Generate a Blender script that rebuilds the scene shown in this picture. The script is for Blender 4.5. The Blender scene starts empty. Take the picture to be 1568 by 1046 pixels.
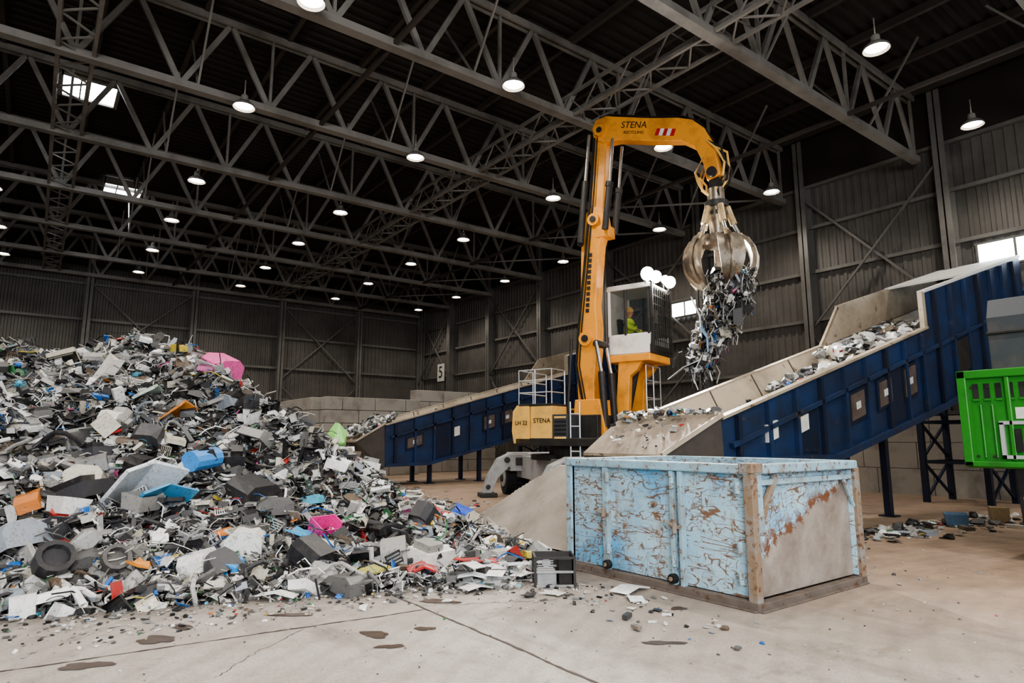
import bpy, math, random
import numpy as np
from mathutils import Vector, Matrix
random.seed(7); rng=np.random.default_rng(11)
scene=bpy.context.scene
col=bpy.context.collection

def lin(r,g,b):
    f=lambda c:(c/255/12.92) if c/255<=0.04045 else ((c/255+0.055)/1.055)**2.4
    return (f(r),f(g),f(b),1.0)

# ------------------------------------------------------------------ materials
def newmat(name):
    m=bpy.data.materials.new(name); m.use_nodes=True
    nt=m.node_tree; b=nt.nodes['Principled BSDF']
    return m,nt,b
def N(nt,t,**kw):
    n=nt.nodes.new(t)
    for k,v in kw.items(): setattr(n,k,v)
    return n
def L(nt,a,b): nt.links.new(a,b)
def noise(nt,scale,detail=6,rough=0.6,vec=None,mapscale=None,rot=None,dist=0):
    tc=N(nt,'ShaderNodeTexCoord'); mp=N(nt,'ShaderNodeMapping')
    L(nt,tc.outputs['Object'],mp.inputs[0])
    if mapscale: mp.inputs['Scale'].default_value=mapscale
    if rot: mp.inputs['Rotation'].default_value=rot
    n=N(nt,'ShaderNodeTexNoise'); n.inputs['Scale'].default_value=scale
    n.inputs['Detail'].default_value=detail; n.inputs['Roughness'].default_value=rough; n.inputs['Distortion'].default_value=dist
    L(nt,mp.outputs[0],n.inputs['Vector']); return n
def ramp(nt,src,p0,p1,c0=(0,0,0,1),c1=(1,1,1,1)):
    r=N(nt,'ShaderNodeValToRGB'); e=r.color_ramp.elements
    e[0].position=p0;e[1].position=p1;e[0].color=c0;e[1].color=c1
    L(nt,src,r.inputs[0]); return r
def mix(nt,fac,a,b):
    m=N(nt,'ShaderNodeMix',data_type='RGBA')
    if isinstance(fac,float): m.inputs[0].default_value=fac
    else: L(nt,fac,m.inputs[0])
    for i,v in ((6,a),(7,b)):
        if isinstance(v,tuple): m.inputs[i].default_value=v
        else: L(nt,v,m.inputs[i])
    return m.outputs[2]
def math_(nt,op,a,b=None):
    q=N(nt,'ShaderNodeMath',operation=op)
    for i,v in enumerate((a,b)):
        if v is None: continue
        if isinstance(v,(int,float)): q.inputs[i].default_value=v
        else: L(nt,v,q.inputs[i])
    return q.outputs[0]
def bump(nt,b,src,strength=0.3,dist=0.02):
    bp=N(nt,'ShaderNodeBump'); bp.inputs['Strength'].default_value=strength; bp.inputs['Distance'].default_value=dist
    L(nt,src,bp.inputs['Height']); L(nt,bp.outputs[0],b.inputs['Normal'])
def painted(name,base,dirt=(70,62,52),rust=None,dirt_amt=0.5,rust_lo=0.6,scale=1.5,rough=0.55,metal=0.0):
    m,nt,b=newmat(name)
    n1=noise(nt,scale,8,0.65); d=ramp(nt,n1.outputs['Fac'],0.62-0.3*dirt_amt,0.85-0.15*dirt_amt)
    c=mix(nt,d.outputs[0],lin(*base),lin(*dirt))
    if rust:
        n2=noise(nt,scale*3.3,10,0.7); r=ramp(nt,n2.outputs['Fac'],rust_lo,rust_lo+0.06)
        c=mix(nt,r.outputs[0],c,lin(*rust))
    L(nt,c,b.inputs['Base Color']); b.inputs['Roughness'].default_value=rough; b.inputs['Metallic'].default_value=metal
    n3=noise(nt,scale*9,4); bump(nt,b,n3.outputs['Fac'],0.15,0.01)
    return m
def emis(name,colr,strength):
    m,nt,b=newmat(name); b.inputs['Base Color'].default_value=colr
    b.inputs['Emission Color'].default_value=colr; b.inputs['Emission Strength'].default_value=strength; return m

M={}
M['wall']=painted('corrugated_wall',(98,94,88),(62,58,53),dirt_amt=0.7,scale=0.35,rough=0.6)
M['wall_lo']=painted('wall_lower',(104,106,104),(78,74,68),dirt_amt=0.6,scale=0.5)
M['deck']=painted('roof_deck',(42,35,30),(30,25,21),dirt_amt=0.5,scale=0.5,rough=0.8)
M['purlin']=painted('purlin_steel',(68,60,53),(48,41,36),dirt_amt=0.5,scale=0.5,rough=0.7)
M['steel']=painted('truss_steel',(130,125,118),(80,73,65),dirt_amt=0.55,scale=0.8,rough=0.5)
M['colm']=painted('column_steel',(108,105,100),(78,73,67),dirt_amt=0.5,scale=0.8)
M['concblk']=painted('concrete_block',(160,154,145),(114,107,98),dirt_amt=0.5,scale=1.2,rough=0.9)
M['blue']=painted('conveyor_blue',(26,52,92),(30,34,44),(84,64,50),0.85,0.61,1.3,0.5)
M['blued']=painted('conveyor_blue_dark',(15,30,58),(24,27,34),(66,50,40),0.8,0.62,1.1,0.5)
M['tan']=painted('worn_trough_steel',(178,164,144),(120,105,86),(96,76,58),0.6,0.6,0.9,0.5,0.2)
M['hatch']=painted('hatch_brown',(96,84,78),(60,50,44),dirt_amt=0.6,scale=3)
M['belt']=painted('belt_rubber',(62,58,54),(100,90,78),dirt_amt=0.6,scale=2,rough=0.9)
M['orange']=painted('machine_orange',(238,160,62),(172,114,54),(96,68,44),0.45,0.67,1.8,0.4)
M['orange2']=painted('machine_yellow',(240,190,106),(174,138,84),(110,84,54),0.4,0.7,1.8,0.4)
M['dark']=painted('dark_steel',(40,38,36),(62,56,50),dirt_amt=0.5,scale=3,rough=0.5)
M['black']=painted('black_rubber',(22,22,22),(50,46,42),dirt_amt=0.5,scale=3,rough=0.8)
M['grey']=painted('machine_grey',(160,161,162),(92,87,80),dirt_amt=0.45,scale=2.5,rough=0.5)
M['white']=painted('cab_white',(232,230,224),(180,172,156),dirt_amt=0.3,scale=2,rough=0.4)
M['chrome']=painted('chrome_rod',(200,198,192),(120,112,100),dirt_amt=0.3,scale=3,rough=0.25,metal=0.9)
M['grab']=painted('worn_grab_steel',(176,164,148),(86,74,62),(70,58,48),0.6,0.6,3,0.32,0.75)
M['armtan']=painted('grab_arm_tan',(186,162,124),(96,80,60),(60,50,42),0.6,0.6,4,0.45,0.3)
M['green']=painted('machine_green',(44,124,38),(40,86,34),None,0.35,0.7,2,0.4)
M['dgrey']=painted('hood_dark_grey',(62,66,70),(88,84,78),dirt_amt=0.4,scale=2,rough=0.5)
M['silver']=painted('silver_frame',(196,198,198),(130,126,120),dirt_amt=0.3,scale=3,rough=0.35,metal=0.4)
M['red']=painted('red_paint',(190,44,36),(120,50,40),dirt_amt=0.2)
M['hivis']=painted('hivis_fabric',(206,236,70),(170,190,60),dirt_amt=0.2,scale=8,rough=0.8)
M['skin']=painted('skin',(206,150,122),(180,120,96),dirt_amt=0.2,scale=8,rough=0.6)
M['trous']=painted('work_trousers',(40,44,56),(30,30,36),dirt_amt=0.4,scale=8,rough=0.9)
M['ltgrey']=painted('label_white',(206,206,200),(150,146,138),dirt_amt=0.3,scale=4)
M['lamp']=emis('lamp_glow',(1.0,0.93,0.80,1),30)
M['flood']=emis('floodlight_glow',(1.0,0.98,0.95,1),200)
M['day']=emis('daylight_panel',(0.86,0.94,1.0,1),9)
M['fines']=painted('fines_dust',(152,143,132),(118,109,99),(98,90,82),0.6,0.66,1.3,0.95)
M['hop']=painted('hopper_plate',(148,134,118),(100,90,79),(104,80,60),0.6,0.62,1.6,0.55,0.2)
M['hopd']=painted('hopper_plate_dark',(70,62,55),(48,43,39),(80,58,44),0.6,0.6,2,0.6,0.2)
M['rusty2']=painted('container_skid',(106,96,88),(80,72,65),(90,64,48),0.6,0.55,3,0.8)

def glass():
    m,nt,b=newmat('cab_glass'); b.inputs['Base Color'].default_value=(0.03,0.04,0.045,1); b.inputs['Roughness'].default_value=0.05
    b.inputs['Alpha'].default_value=0.25; return m
M['glass']=glass()

def contmat(name,dusty=False):
    m,nt,b=newmat(name)
    n0=noise(nt,1.6,6,0.6); c=mix(nt,ramp(nt,n0.outputs['Fac'],0.35,0.65).outputs[0],lin(140,186,212),lin(174,204,216))
    n4=noise(nt,0.9,3,0.5); c=mix(nt,ramp(nt,n4.outputs['Fac'],0.53,0.62).outputs[0],c,lin(104,172,212))
    n6=noise(nt,2.4,8,0.7); c=mix(nt,ramp(nt,n6.outputs['Fac'],0.52,0.76,(0,0,0,1),(.75,.75,.75,1)).outputs[0],c,lin(150,144,130))
    for sc,ms,ro,wd,msk in ((2.2,(1,.35,1.3),(.5,0,0),.0042,.42),(3.4,(1,.3,1.5),(-.35,0,0),.0045,.44),(2.6,(.35,1,1.4),(0,.3,0),.0045,.42),(6,(1,.4,1.4),(.15,0,0),.006,.48),(5,(1,1.3,.4),(.3,0,0),.005,.48),(9,(1,.3,1.2),(-.2,0,0),.007,.48),(4,(1,.25,1.6),(.8,0,0),.005,.46)):
        n=noise(nt,sc,2.0,0.5,mapscale=ms,rot=ro,dist=.3)
        a=math_(nt,'ABSOLUTE',math_(nt,'SUBTRACT',n.outputs['Fac'],.5))
        ln=ramp(nt,a,wd,wd*2.0,(.95,.95,.95,1),(0,0,0,1))
        nm=noise(nt,2.4+sc*.3,3,.6); mk=ramp(nt,nm.outputs['Fac'],msk,msk+.08)
        c=mix(nt,math_(nt,'MULTIPLY',ln.outputs[0],mk.outputs[0]),c,lin(116,84,58))
    n8=noise(nt,3.2,8,.65,mapscale=(2.4,2.4,.35)); c=mix(nt,ramp(nt,n8.outputs['Fac'],0.58,0.72,(0,0,0,1),(.7,.7,.7,1)).outputs[0],c,lin(140,106,76))
    n2=noise(nt,6.5,12,0.76); c=mix(nt,ramp(nt,n2.outputs['Fac'],0.575,0.65).outputs[0],c,lin(126,88,60))
    n5=noise(nt,16,8,0.72); c=mix(nt,ramp(nt,n5.outputs['Fac'],0.60,0.66).outputs[0],c,lin(198,192,176))
    if dusty:
        tc=N(nt,'ShaderNodeTexCoord'); sx=N(nt,'ShaderNodeSeparateXYZ'); L(nt,tc.outputs['Object'],sx.inputs[0])
        nn=noise(nt,3.5,10,0.7)
        v=math_(nt,'ADD',math_(nt,'ADD',sx.outputs['Z'],math_(nt,'MULTIPLY',sx.outputs['X'],-.40)),math_(nt,'MULTIPLY',nn.outputs['Fac'],.6))
        T=0.46-0.40*6.0+0.30
        v=math_(nt,'ADD',v,.5-T)
        r1=ramp(nt,v,0.46,0.50,(1,1,1,1),(0,0,0,1)); r2=ramp(nt,v,0.58,0.74,(1,1,1,1),(0,0,0,1))
        n9=noise(nt,7,8,0.7); mm=math_(nt,'MULTIPLY',r2.outputs[0],ramp(nt,n9.outputs['Fac'],0.45,0.53).outputs[0])
        c=mix(nt,mm,c,lin(112,74,50))
        n10=noise(nt,2.5,6,0.6)
        c=mix(nt,r1.outputs[0],c,mix(nt,ramp(nt,n10.outputs['Fac'],.35,.65).outputs[0],lin(158,149,140),lin(120,108,98)))
    L(nt,c,b.inputs['Base Color']); b.inputs['Roughness'].default_value=0.55
    n3=noise(nt,3,5); bump(nt,b,n3.outputs['Fac'],0.45,0.05)
    return m
M['cont']=contmat('container_blue'); M['contd']=contmat('container_blue_dusty',True)
M['contr']=painted('container_rim',(146,182,198),(130,118,102),(112,78,54),0.6,0.55,4,0.6)
M['rusty']=painted('container_rust_post',(132,112,92),(140,158,164),(98,66,46),0.5,0.54,4,0.7)
M['contin']=painted('container_inside',(74,62,52),(50,42,36),(90,56,34),0.6,0.55,2,0.8)

def floormat():
    m,nt,b=newmat('concrete_floor')
    n1=noise(nt,0.35,8,0.6); c=mix(nt,ramp(nt,n1.outputs['Fac'],0.35,0.68).outputs[0],lin(178,171,163),lin(148,140,131))
    n2=noise(nt,2.2,10,0.7); c=mix(nt,ramp(nt,n2.outputs['Fac'],0.45,0.75).outputs[0],c,lin(146,138,129))
    n3=noise(nt,40,6,0.8); c=mix(nt,ramp(nt,n3.outputs['Fac'],0.5,0.62).outputs[0],c,mix(nt,0.4,c,lin(94,87,80)))
    n4=noise(nt,1.0,8,0.72,mapscale=(1.0,0.25,1)); c=mix(nt,ramp(nt,n4.outputs['Fac'],0.54,0.68).outputs[0],c,mix(nt,0.5,c,lin(92,84,76)))
    n7=noise(nt,2.0,9,0.75,mapscale=(.5,1,1)); c=mix(nt,ramp(nt,n7.outputs['Fac'],0.57,0.63).outputs[0],c,mix(nt,0.42,c,lin(100,91,83)))
    tc=N(nt,'ShaderNodeTexCoord'); sx=N(nt,'ShaderNodeSeparateXYZ'); L(nt,tc.outputs['Object'],sx.inputs[0])
    gx_=math_(nt,'ADD',sx.outputs['X'],math_(nt,'MULTIPLY',n1.outputs['Fac'],2.0))
    mr=N(nt,'ShaderNodeMapRange'); L(nt,gx_,mr.inputs[0]); mr.inputs[1].default_value=5.5; mr.inputs[2].default_value=10
    mr.inputs[4].default_value=0.8
    c=mix(nt,mr.outputs[0],c,mix(nt,ramp(nt,n2.outputs['Fac'],.35,.65).outputs[0],lin(160,132,106),lin(130,106,86)))
    w=N(nt,'ShaderNodeTexWave',wave_type='RINGS',rings_direction='Z'); mp=N(nt,'ShaderNodeMapping'); mp.inputs['Location'].default_value=(-9,4,0)
    L(nt,tc.outputs['Object'],mp.inputs[0]); L(nt,mp.outputs[0],w.inputs['Vector']); w.inputs['Scale'].default_value=1.1; w.inputs['Distortion'].default_value=2
    w.inputs['Detail'].default_value=3
    c=mix(nt,ramp(nt,w.outputs['Fac'],0.55,1.0,(0,0,0,1),(0.16,0.16,0.16,1)).outputs[0],c,lin(108,98,88))
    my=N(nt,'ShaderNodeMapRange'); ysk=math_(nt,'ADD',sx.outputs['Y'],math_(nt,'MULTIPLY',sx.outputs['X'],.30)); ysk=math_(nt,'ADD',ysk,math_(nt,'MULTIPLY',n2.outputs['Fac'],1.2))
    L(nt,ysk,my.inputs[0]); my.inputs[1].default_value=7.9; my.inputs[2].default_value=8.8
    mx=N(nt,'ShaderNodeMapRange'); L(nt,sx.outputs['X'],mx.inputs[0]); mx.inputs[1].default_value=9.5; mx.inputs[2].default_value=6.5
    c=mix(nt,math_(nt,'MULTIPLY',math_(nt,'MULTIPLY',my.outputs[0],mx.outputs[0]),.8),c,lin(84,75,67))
    L(nt,c,b.inputs['Base Color']); b.inputs['Roughness'].default_value=0.8
    bump(nt,b,n2.outputs['Fac'],0.35,0.03); return m
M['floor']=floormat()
M['crack']=painted('floor_crack',(72,62,55),(50,44,39),dirt_amt=0.5,scale=5,rough=0.9)
M['stain']=painted('wet_stain',(74,59,49),(98,86,76),dirt_amt=0.4,scale=6,rough=0.3)

def scrapmat(name):
    m,nt,b=newmat(name)
    a=N(nt,'ShaderNodeVertexColor'); a.layer_name='Col'
    n=noise(nt,9,6,0.7); c=mix(nt,ramp(nt,n.outputs['Fac'],0.50,0.76,(0,0,0,1),(0.5,0.5,0.5,1)).outputs[0],a.outputs[0],lin(96,88,79))
    n2=noise(nt,34,4,0.6); c=mix(nt,ramp(nt,n2.outputs['Fac'],0.58,0.64,(0,0,0,1),(0.45,0.45,0.45,1)).outputs[0],c,lin(46,43,40))
    L(nt,c,b.inputs['Base Color']); b.inputs['Roughness'].default_value=0.38
    bump(nt,b,n.outputs['Fac'],0.25,0.02); return m
M['scrap']=scrapmat('mixed_scrap')

# ------------------------------------------------------------------ builder
import bmesh
class MB:
    def __init__(s): s.v=[];s.f=[];s.m=[];s.mats=[]
    def mi(s,k):
        if k not in s.mats: s.mats.append(k)
        return s.mats.index(k)
    def add(s,vs,fs,k):
        o=len(s.v); s.v+= [tuple(v) for v in vs]; i=s.mi(k)
        for f in fs: s.f.append(tuple(o+a for a in f)); s.m.append(i)
    def box(s,c,d,k,R=None):
        c=Vector(c); vs=[]
        for z in(-.5,.5):
            for x,y in((-.5,-.5),(.5,-.5),(.5,.5),(-.5,.5)):
                p=Vector((x*d[0],y*d[1],z*d[2]));
                if R: p=R@p
                vs.append(c+p)
        s.add(vs,[(3,2,1,0),(4,5,6,7),(0,1,5,4),(1,2,6,5),(2,3,7,6),(3,0,4,7)],k)
    def bb(s,a,b,k): s.box([(a[i]+b[i])/2 for i in range(3)],[abs(b[i]-a[i]) for i in range(3)],k)
    def beam(s,p0,p1,w,h,k,up=(0,0,1)):
        p0=Vector(p0);p1=Vector(p1);d=(p1-p0); ln=d.length; d.normalize(); u=Vector(up)
        if abs(d.dot(u))>.98: u=Vector((0,1,0))
        sd=d.cross(u).normalized(); u=sd.cross(d).normalized()
        R=Matrix((sd,d,u)).transposed(); s.box((p0+p1)/2,(w,ln,h),k,R)
    def cyl(s,p0,p1,r0,k,r1=None,n=12):
        r1=r0 if r1 is None else r1
        p0=Vector(p0);p1=Vector(p1);d=(p1-p0).normalized(); u=Vector((0,0,1)) if abs(d.z)<.9 else Vector((1,0,0))
        a=d.cross(u).normalized(); b=d.cross(a)
        vs=[];fs=[]
        for p,r in((p0,r0),(p1,r1)):
            for i in range(n):
                t=2*math.pi*i/n; vs.append(p+a*math.cos(t)*r+b*math.sin(t)*r)
        for i in range(n): j=(i+1)%n; fs.append((i,j,n+j,n+i))
        fs.append(tuple(range(n-1,-1,-1))); fs.append(tuple(range(n,2*n))); s.add(vs,fs,k)
    def prism(s,poly,y0,y1,k,tf=None):
        n=len(poly); vs=[(p[0],y0,p[1]) for p in poly]+[(p[0],y1,p[1]) for p in poly]
        if tf: vs=[tf(v) for v in vs]
        fs=[(i,(i+1)%n,n+(i+1)%n,n+i) for i in range(n)]+[tuple(range(n-1,-1,-1)),tuple(range(n,2*n))]; s.add(vs,fs,k)
    def tube(s,pts,r,k,n=7):
        pts=[Vector(p) for p in pts]; vs=[];fs=[]
        for i,p in enumerate(pts):
            d=(pts[min(i+1,len(pts)-1)]-pts[max(i-1,0)]).normalized(); u=Vector((0,0,1)) if abs(d.z)<.9 else Vector((1,0,0))
            a=d.cross(u).normalized(); b=d.cross(a)
            for j in range(n):
                t=2*math.pi*j/n; vs.append(p+a*math.cos(t)*r+b*math.sin(t)*r)
        for i in range(len(pts)-1):
            for j in range(n): q=(j+1)%n; fs.append((i*n+j,i*n+q,(i+1)*n+q,(i+1)*n+j))
        fs.append(tuple(range(n))); fs.append(tuple((len(pts)-1)*n+j for j in range(n))); s.add(vs,fs,k)
    def rev(s,prof,c,k,n=20):
        vs=[];fs=[]; m=len(prof)
        for r,z in prof:
            for j in range(n):
                t=2*math.pi*j/n; vs.append((c[0]+r*math.cos(t),c[1]+r*math.sin(t),c[2]+z))
        for i in range(m-1):
            for j in range(n): q=(j+1)%n; fs.append((i*n+j,i*n+q,(i+1)*n+q,(i+1)*n+j))
        s.add(vs,fs,k)
    def obj(s,name,parent=None,bevel=0,smooth=False,loc=None,rot=None):
        me=bpy.data.meshes.new(name); me.from_pydata(s.v,[],s.f)
        for k in s.mats: me.materials.append(M[k])
        me.polygons.foreach_set('material_index',s.m); me.update()
        bm=bmesh.new(); bm.from_mesh(me); bmesh.ops.recalc_face_normals(bm,faces=bm.faces); bm.to_mesh(me); bm.free()
        o=bpy.data.objects.new(name,me); col.objects.link(o)
        if parent: o.parent=parent
        if loc: o.location=loc
        if rot: o.rotation_euler=rot
        if bevel:
            b=o.modifiers.new('bevel','BEVEL'); b.width=bevel; b.segments=2; b.limit_method='ANGLE'; b.angle_limit=math.radians(35)
        if smooth:
            for p in me.polygons: p.use_smooth=True
            try:
                bpy.context.view_layer.objects.active=o; o.select_set(True); bpy.ops.object.shade_smooth_by_angle(angle=math.radians(40)); o.select_set(False)
            except Exception: pass
        return o
def empty(name,loc=(0,0,0),rz=0):
    e=bpy.data.objects.new(name,None); e.empty_display_size=0.3; col.objects.link(e); e.location=loc; e.rotation_euler=(0,0,rz); return e

# ------------------------------------------------------------------ shell
XW,YB,XL,YF,ZR=22.8,41.7,-22.0,-9.0,13.0
fl=MB()
fl.add([(XL,YF,0),(XW,YF,0),(XW,YB,0),(XL,YB,0)],[(0,1,2,3)],'floor')
def strip(p0,p1,w,k,z=0.004,n=60,wob=.006):
    p0=np.array(p0,float);p1=np.array(p1,float); d=(p1-p0)/np.linalg.norm(p1-p0); nn=np.array([-d[1],d[0]])
    off=0;vs=[];fs=[]
    for i in range(n+1):
        off=off*0.85+random.uniform(-wob,wob); q=p0+(p1-p0)*i/n+nn*off; ww=w*random.uniform(.3,1.1)
        a=q+nn*ww/2;b=q-nn*ww/2; vs+=[(a[0],a[1],z),(b[0],b[1],z)]
    for i in range(n): fs.append((2*i,2*i+1,2*i+3,2*i+2))
    fl.add(vs,fs,k)
strip((3.34,6.9),(3.36,-3),0.03,'crack',n=140); strip((-6,6.9),(3.34,5.9),0.026,'crack',n=140)
strip((3.34,0.4),(12,0.0),0.02,'crack',n=60)
strip((3.3,6.1),(4.6,5.4),0.012,'crack',wob=.014); strip((1.2,5.2),(2.1,6.0),0.008,'crack',wob=.014)
def blob(cx,cy,rx,ry,a,k,z=0.006):
    n=26;vs=[];ph=[random.uniform(0,6.28) for _ in range(4)]
    for i in range(n):
        t=2*math.pi*i/n; r=1+.18*math.sin(2*t+ph[0])+.14*math.sin(3*t+ph[1])+.1*math.sin(5*t+ph[2])+.06*math.sin(9*t+ph[3])
        x=rx*r*math.cos(t);y=ry*r*math.sin(t); vs.append((cx+x*math.cos(a)-y*math.sin(a),cy+x*math.sin(a)+y*math.cos(a),z))
    fl.add(vs,[tuple(range(n))],k)
for q in [(2.57,5.44,.13,.09),(3.0,5.33,.10,.05),(2.53,5.06,.11,.05),(1.01,6.42,.17,.10),(.48,6.03,.16,.09),(4.41,3.77,.17,.05),(1.25,6.7,.14,.06),(0.2,5.6,.12,.04),(3.6,6.1,.22,.08),(2.2,6.5,.2,.06),(5.4,4.4,.1,.05)]:
    blob(q[0],q[1],q[2],q[3],math.radians(-37)+random.uniform(-.3,.3),'stain')
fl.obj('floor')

def ribwall(name,axis,const,a0,a1,z0,z1,k,inward,pitch=0.28,depth=0.045):
    b=MB(); n=int((a1-a0)/pitch); prof=[]
    for i in range(n):
        s=a0+i*pitch
        prof+=[(s,0),(s+pitch*.45,0),(s+pitch*.55,depth),(s+pitch*.9,depth)]
    prof.append((a1,0)); vs=[];fs=[]
    for z in(z0,z1):
        for s,d in prof:
            vs.append((s,const+inward*d,z) if axis=='x' else (const+inward*d,s,z))
    m=len(prof)
    for i in range(m-1): fs.append((i,i+1,m+i+1,m+i))
    b.add(vs,fs,k); return b
b=ribwall('wall_back','x',YB,XL,XW,0.0,ZR+.1,'wall',-1)
cx=[22.55,17.6,12.3,7.1,1.8,-3.5,-8.8,-14.1]
for x in cx:
    b.bb((x-.17,YB-.55,0),(x+.17,YB-.5,ZR-.2),'colm'); b.bb((x-.17,YB-.12,0),(x+.17,YB-.07,ZR-.2),'colm'); b.bb((x-.02,YB-.55,0),(x+.02,YB-.07,ZR-.2),'colm')
for z in(2.2,4.2,6.2,8.2,10.2): b.bb((XL,YB-.2,z-.07),(XW,YB-.06,z+.07),'colm')
for i in (1,3,5):
    if i+1<len(cx):
        for z0,z1 in((0.3,5.2),(5.4,10.3)):
            b.beam((cx[i],YB-.3,z0),(cx[i+1],YB-.3,z1),.07,.07,'colm'); b.beam((cx[i],YB-.34,z1),(cx[i+1],YB-.34,z0),.07,.07,'colm')
b.bb((XL,YB-.08,0),(XW,YB-.04,2.0),'wall_lo')
b.bb((XL,YB-.3,11.2),(XW,YB-.22,ZR+.1),'deck')  # added dark panel, its colour stands in for the darkness at the wall top
b.obj('wall_back')
b=ribwall('wall_right','y',XW,YF,YB,0,ZR+.1,'wall',-1)
TY=[3.1,7.7,12.3,17.0,21.9,26.85,31.8,36.75]
cy=[2.4,7.1,11.7,16.4,22.0,27.2,32.3,37.0,41.5]
for y in cy:
    b.bb((XW-.6,y-.17,0),(XW-.55,y+.17,ZR-.2),'colm'); b.bb((XW-.12,y-.17,0),(XW-.07,y+.17,ZR-.2),'colm'); b.bb((XW-.6,y-.02,0),(XW-.07,y+.02,ZR-.2),'colm')
for z in(2.5,4.2,6.0,7.8,9.5,11.1): b.bb((XW-.2,YF,z-.06),(XW-.06,YB,z+.06),'colm')
for i in (1,3,5,7):
    for z0,z1 in((0.3,5.4),(5.6,10.6)):
        b.beam((XW-.35,cy[i],z0),(XW-.35,cy[i+1],z1),.07,.07,'colm'); b.beam((XW-.4,cy[i],z1),(XW-.4,cy[i+1],z0),.07,.07,'colm')
b.bb((XW-.3,YF,11.15),(XW-.22,YB,ZR+.1),'deck')  # added dark panel: darkness above the eave put into its colour
y=-8
while y<20:
    for z in(0,.8,1.6): b.bb((XW-.95,y+(.4 if z==.8 else 0)+.01,z),(XW-.62,y+(.4 if z==.8 else 0)+1.59,z+.785),'concblk')
    y+=1.6
b.obj('wall_right')
b=ribwall('wall_left','y',XL,YF,YB,0,ZR+.1,'wall',1); b.obj('wall_left')
b=MB(); vs=[];fs=[];prof=[]; yy=YF
while yy<YB:
    prof+=[(yy,0),(yy+.13,0),(yy+.17,.07),(yy+.3,.07)]; yy+=.34
for x in(XL,XW): vs+=[(x,p[0],ZR+p[1]) for p in prof]
m=len(prof); fs=[(i,i+1,m+i+1,m+i) for i in range(m-1)]; b.add(vs,fs,'deck')
x=-21.0
while x<22.8: b.bb((x-.06,YF,ZR-.24),(x+.06,YB,ZR-.02),'purlin'); x+=2.15
b.bb((XL-.2,YF,ZR+.09),(XW+.2,YB+.2,ZR+.14),'deck')
b.obj('ceiling')
for i,(x0,x1,y0,y1) in enumerate([(-.28,1.22,22.4,23.9),(1.5,3.0,31.4,33.0)]):
    b=MB(); b.bb((x0,y0,ZR-.30),(x1,y1,ZR-.26),'day')
    for xx in(x0,x1): b.bb((xx-.05,y0-.05,ZR-.36),(xx+.05,y1+.05,ZR-.05),'steel')
    for q in(y0,y1): b.bb((x0,q-.05,ZR-.36),(x1,q+.05,ZR-.05),'steel')
    b.bb((x0*.66+x1*.34-.02,y0,ZR-.36),(x0*.66+x1*.34+.02,y1,ZR-.3),'steel')
    b.obj('window_%d'%(i+1))
for i,(y0,y1,z0,z1) in enumerate([(4.6,6.5,6.85,7.55),(16.75,18.2,7.1,7.7)]):
    b=MB(); b.bb((XW-.16,y0,z0),(XW-.12,y1,z1),'day')
    b.bb((XW-.2,y0-.06,z0-.06),(XW-.08,y1+.06,z0),'colm'); b.bb((XW-.2,y0-.06,z1),(XW-.08,y1+.06,z1+.06),'colm')
    for q in np.linspace(y0,y1,3): b.bb((XW-.2,q-.03,z0),(XW-.08,q+.03,z1),'colm')
    b.obj('window_%d'%(i+3))

# ------------------------------------------------------------------ roof trusses
zb,zt=10.6,12.7
for ti,y in enumerate(TY+[41.0]):
    b=MB()
    for dy in(-.09,.09):
        b.bb((XL+.1,y+dy-.035,zb-.09),(XW-.7,y+dy+.035,zb+.09),'steel')
        b.bb((XL+.1,y+dy-.035,zt-.09),(XW-.7,y+dy+.035,zt+.09),'steel')
    b.bb((XL+.1,y-.13,zb-.1),(XW-.7,y+.13,zb-.07),'steel')
    x=XW-.8; p=1.1; k=0
    while x-2*p>XL:
        b.beam((x,y,zb),(x-p,y,zt),.10,.13,'steel'); b.beam((x-p,y,zt),(x-2*p,y,zb),.10,.13,'steel')
        if k%2==0: b.beam((x,y,zb),(x,y,zt),.07,.08,'steel')
        x-=2*p;k+=1
    b.obj('roof_truss')
b=MB()
for x in(0.0,11.6,-11.6):
    y=YF+1
    for dx in(-.35,.35):
        b.bb((x+dx-.04,YF+.2,zb-.04),(x+dx+.04,YB-.7,zb+.04),'steel')
        b.bb((x+dx-.04,YF+.2,zb+.62),(x+dx+.04,YB-.7,zb+.70),'steel')
    k=0
    while y<YB-1.4:
        s=1 if k%2 else -1
        b.beam((x-.35*s,y,zb),(x+.35*s,y+.6,zb),.04,.04,'steel')
        for dx in(-.35,.35): b.beam((x+dx,y,zb+(.0 if k%2 else .66)),(x+dx,y+.6,zb+(.66 if k%2 else 0)),.035,.035,'steel')
        y+=.6;k+=1
for x in (5.8,17.3,-5.8):
    b.bb((x-.05,YF+.2,zb-.05),(x+.05,YB-.7,zb+.05),'purlin')
for i in range(len(TY)-1):
    y0,y1=TY[i],TY[i+1]
    if i>1:
        b.beam((22,y0,zb+.1),(17.3,y1,zb+.1),.06,.06,'steel'); b.beam((17.3,y0,zb+.14),(22,y1,zb+.14),.06,.06,'steel')
    for x in np.arange(-19,22,5.4):
        b.beam((x,y0,zb+.1),(x,y0+1.5,zt+.1),.05,.05,'steel'); b.beam((x,y1,zb+.1),(x,y1-1.5,zt+.1),.05,.05,'steel')
b.obj('roof_bracing')

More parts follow.
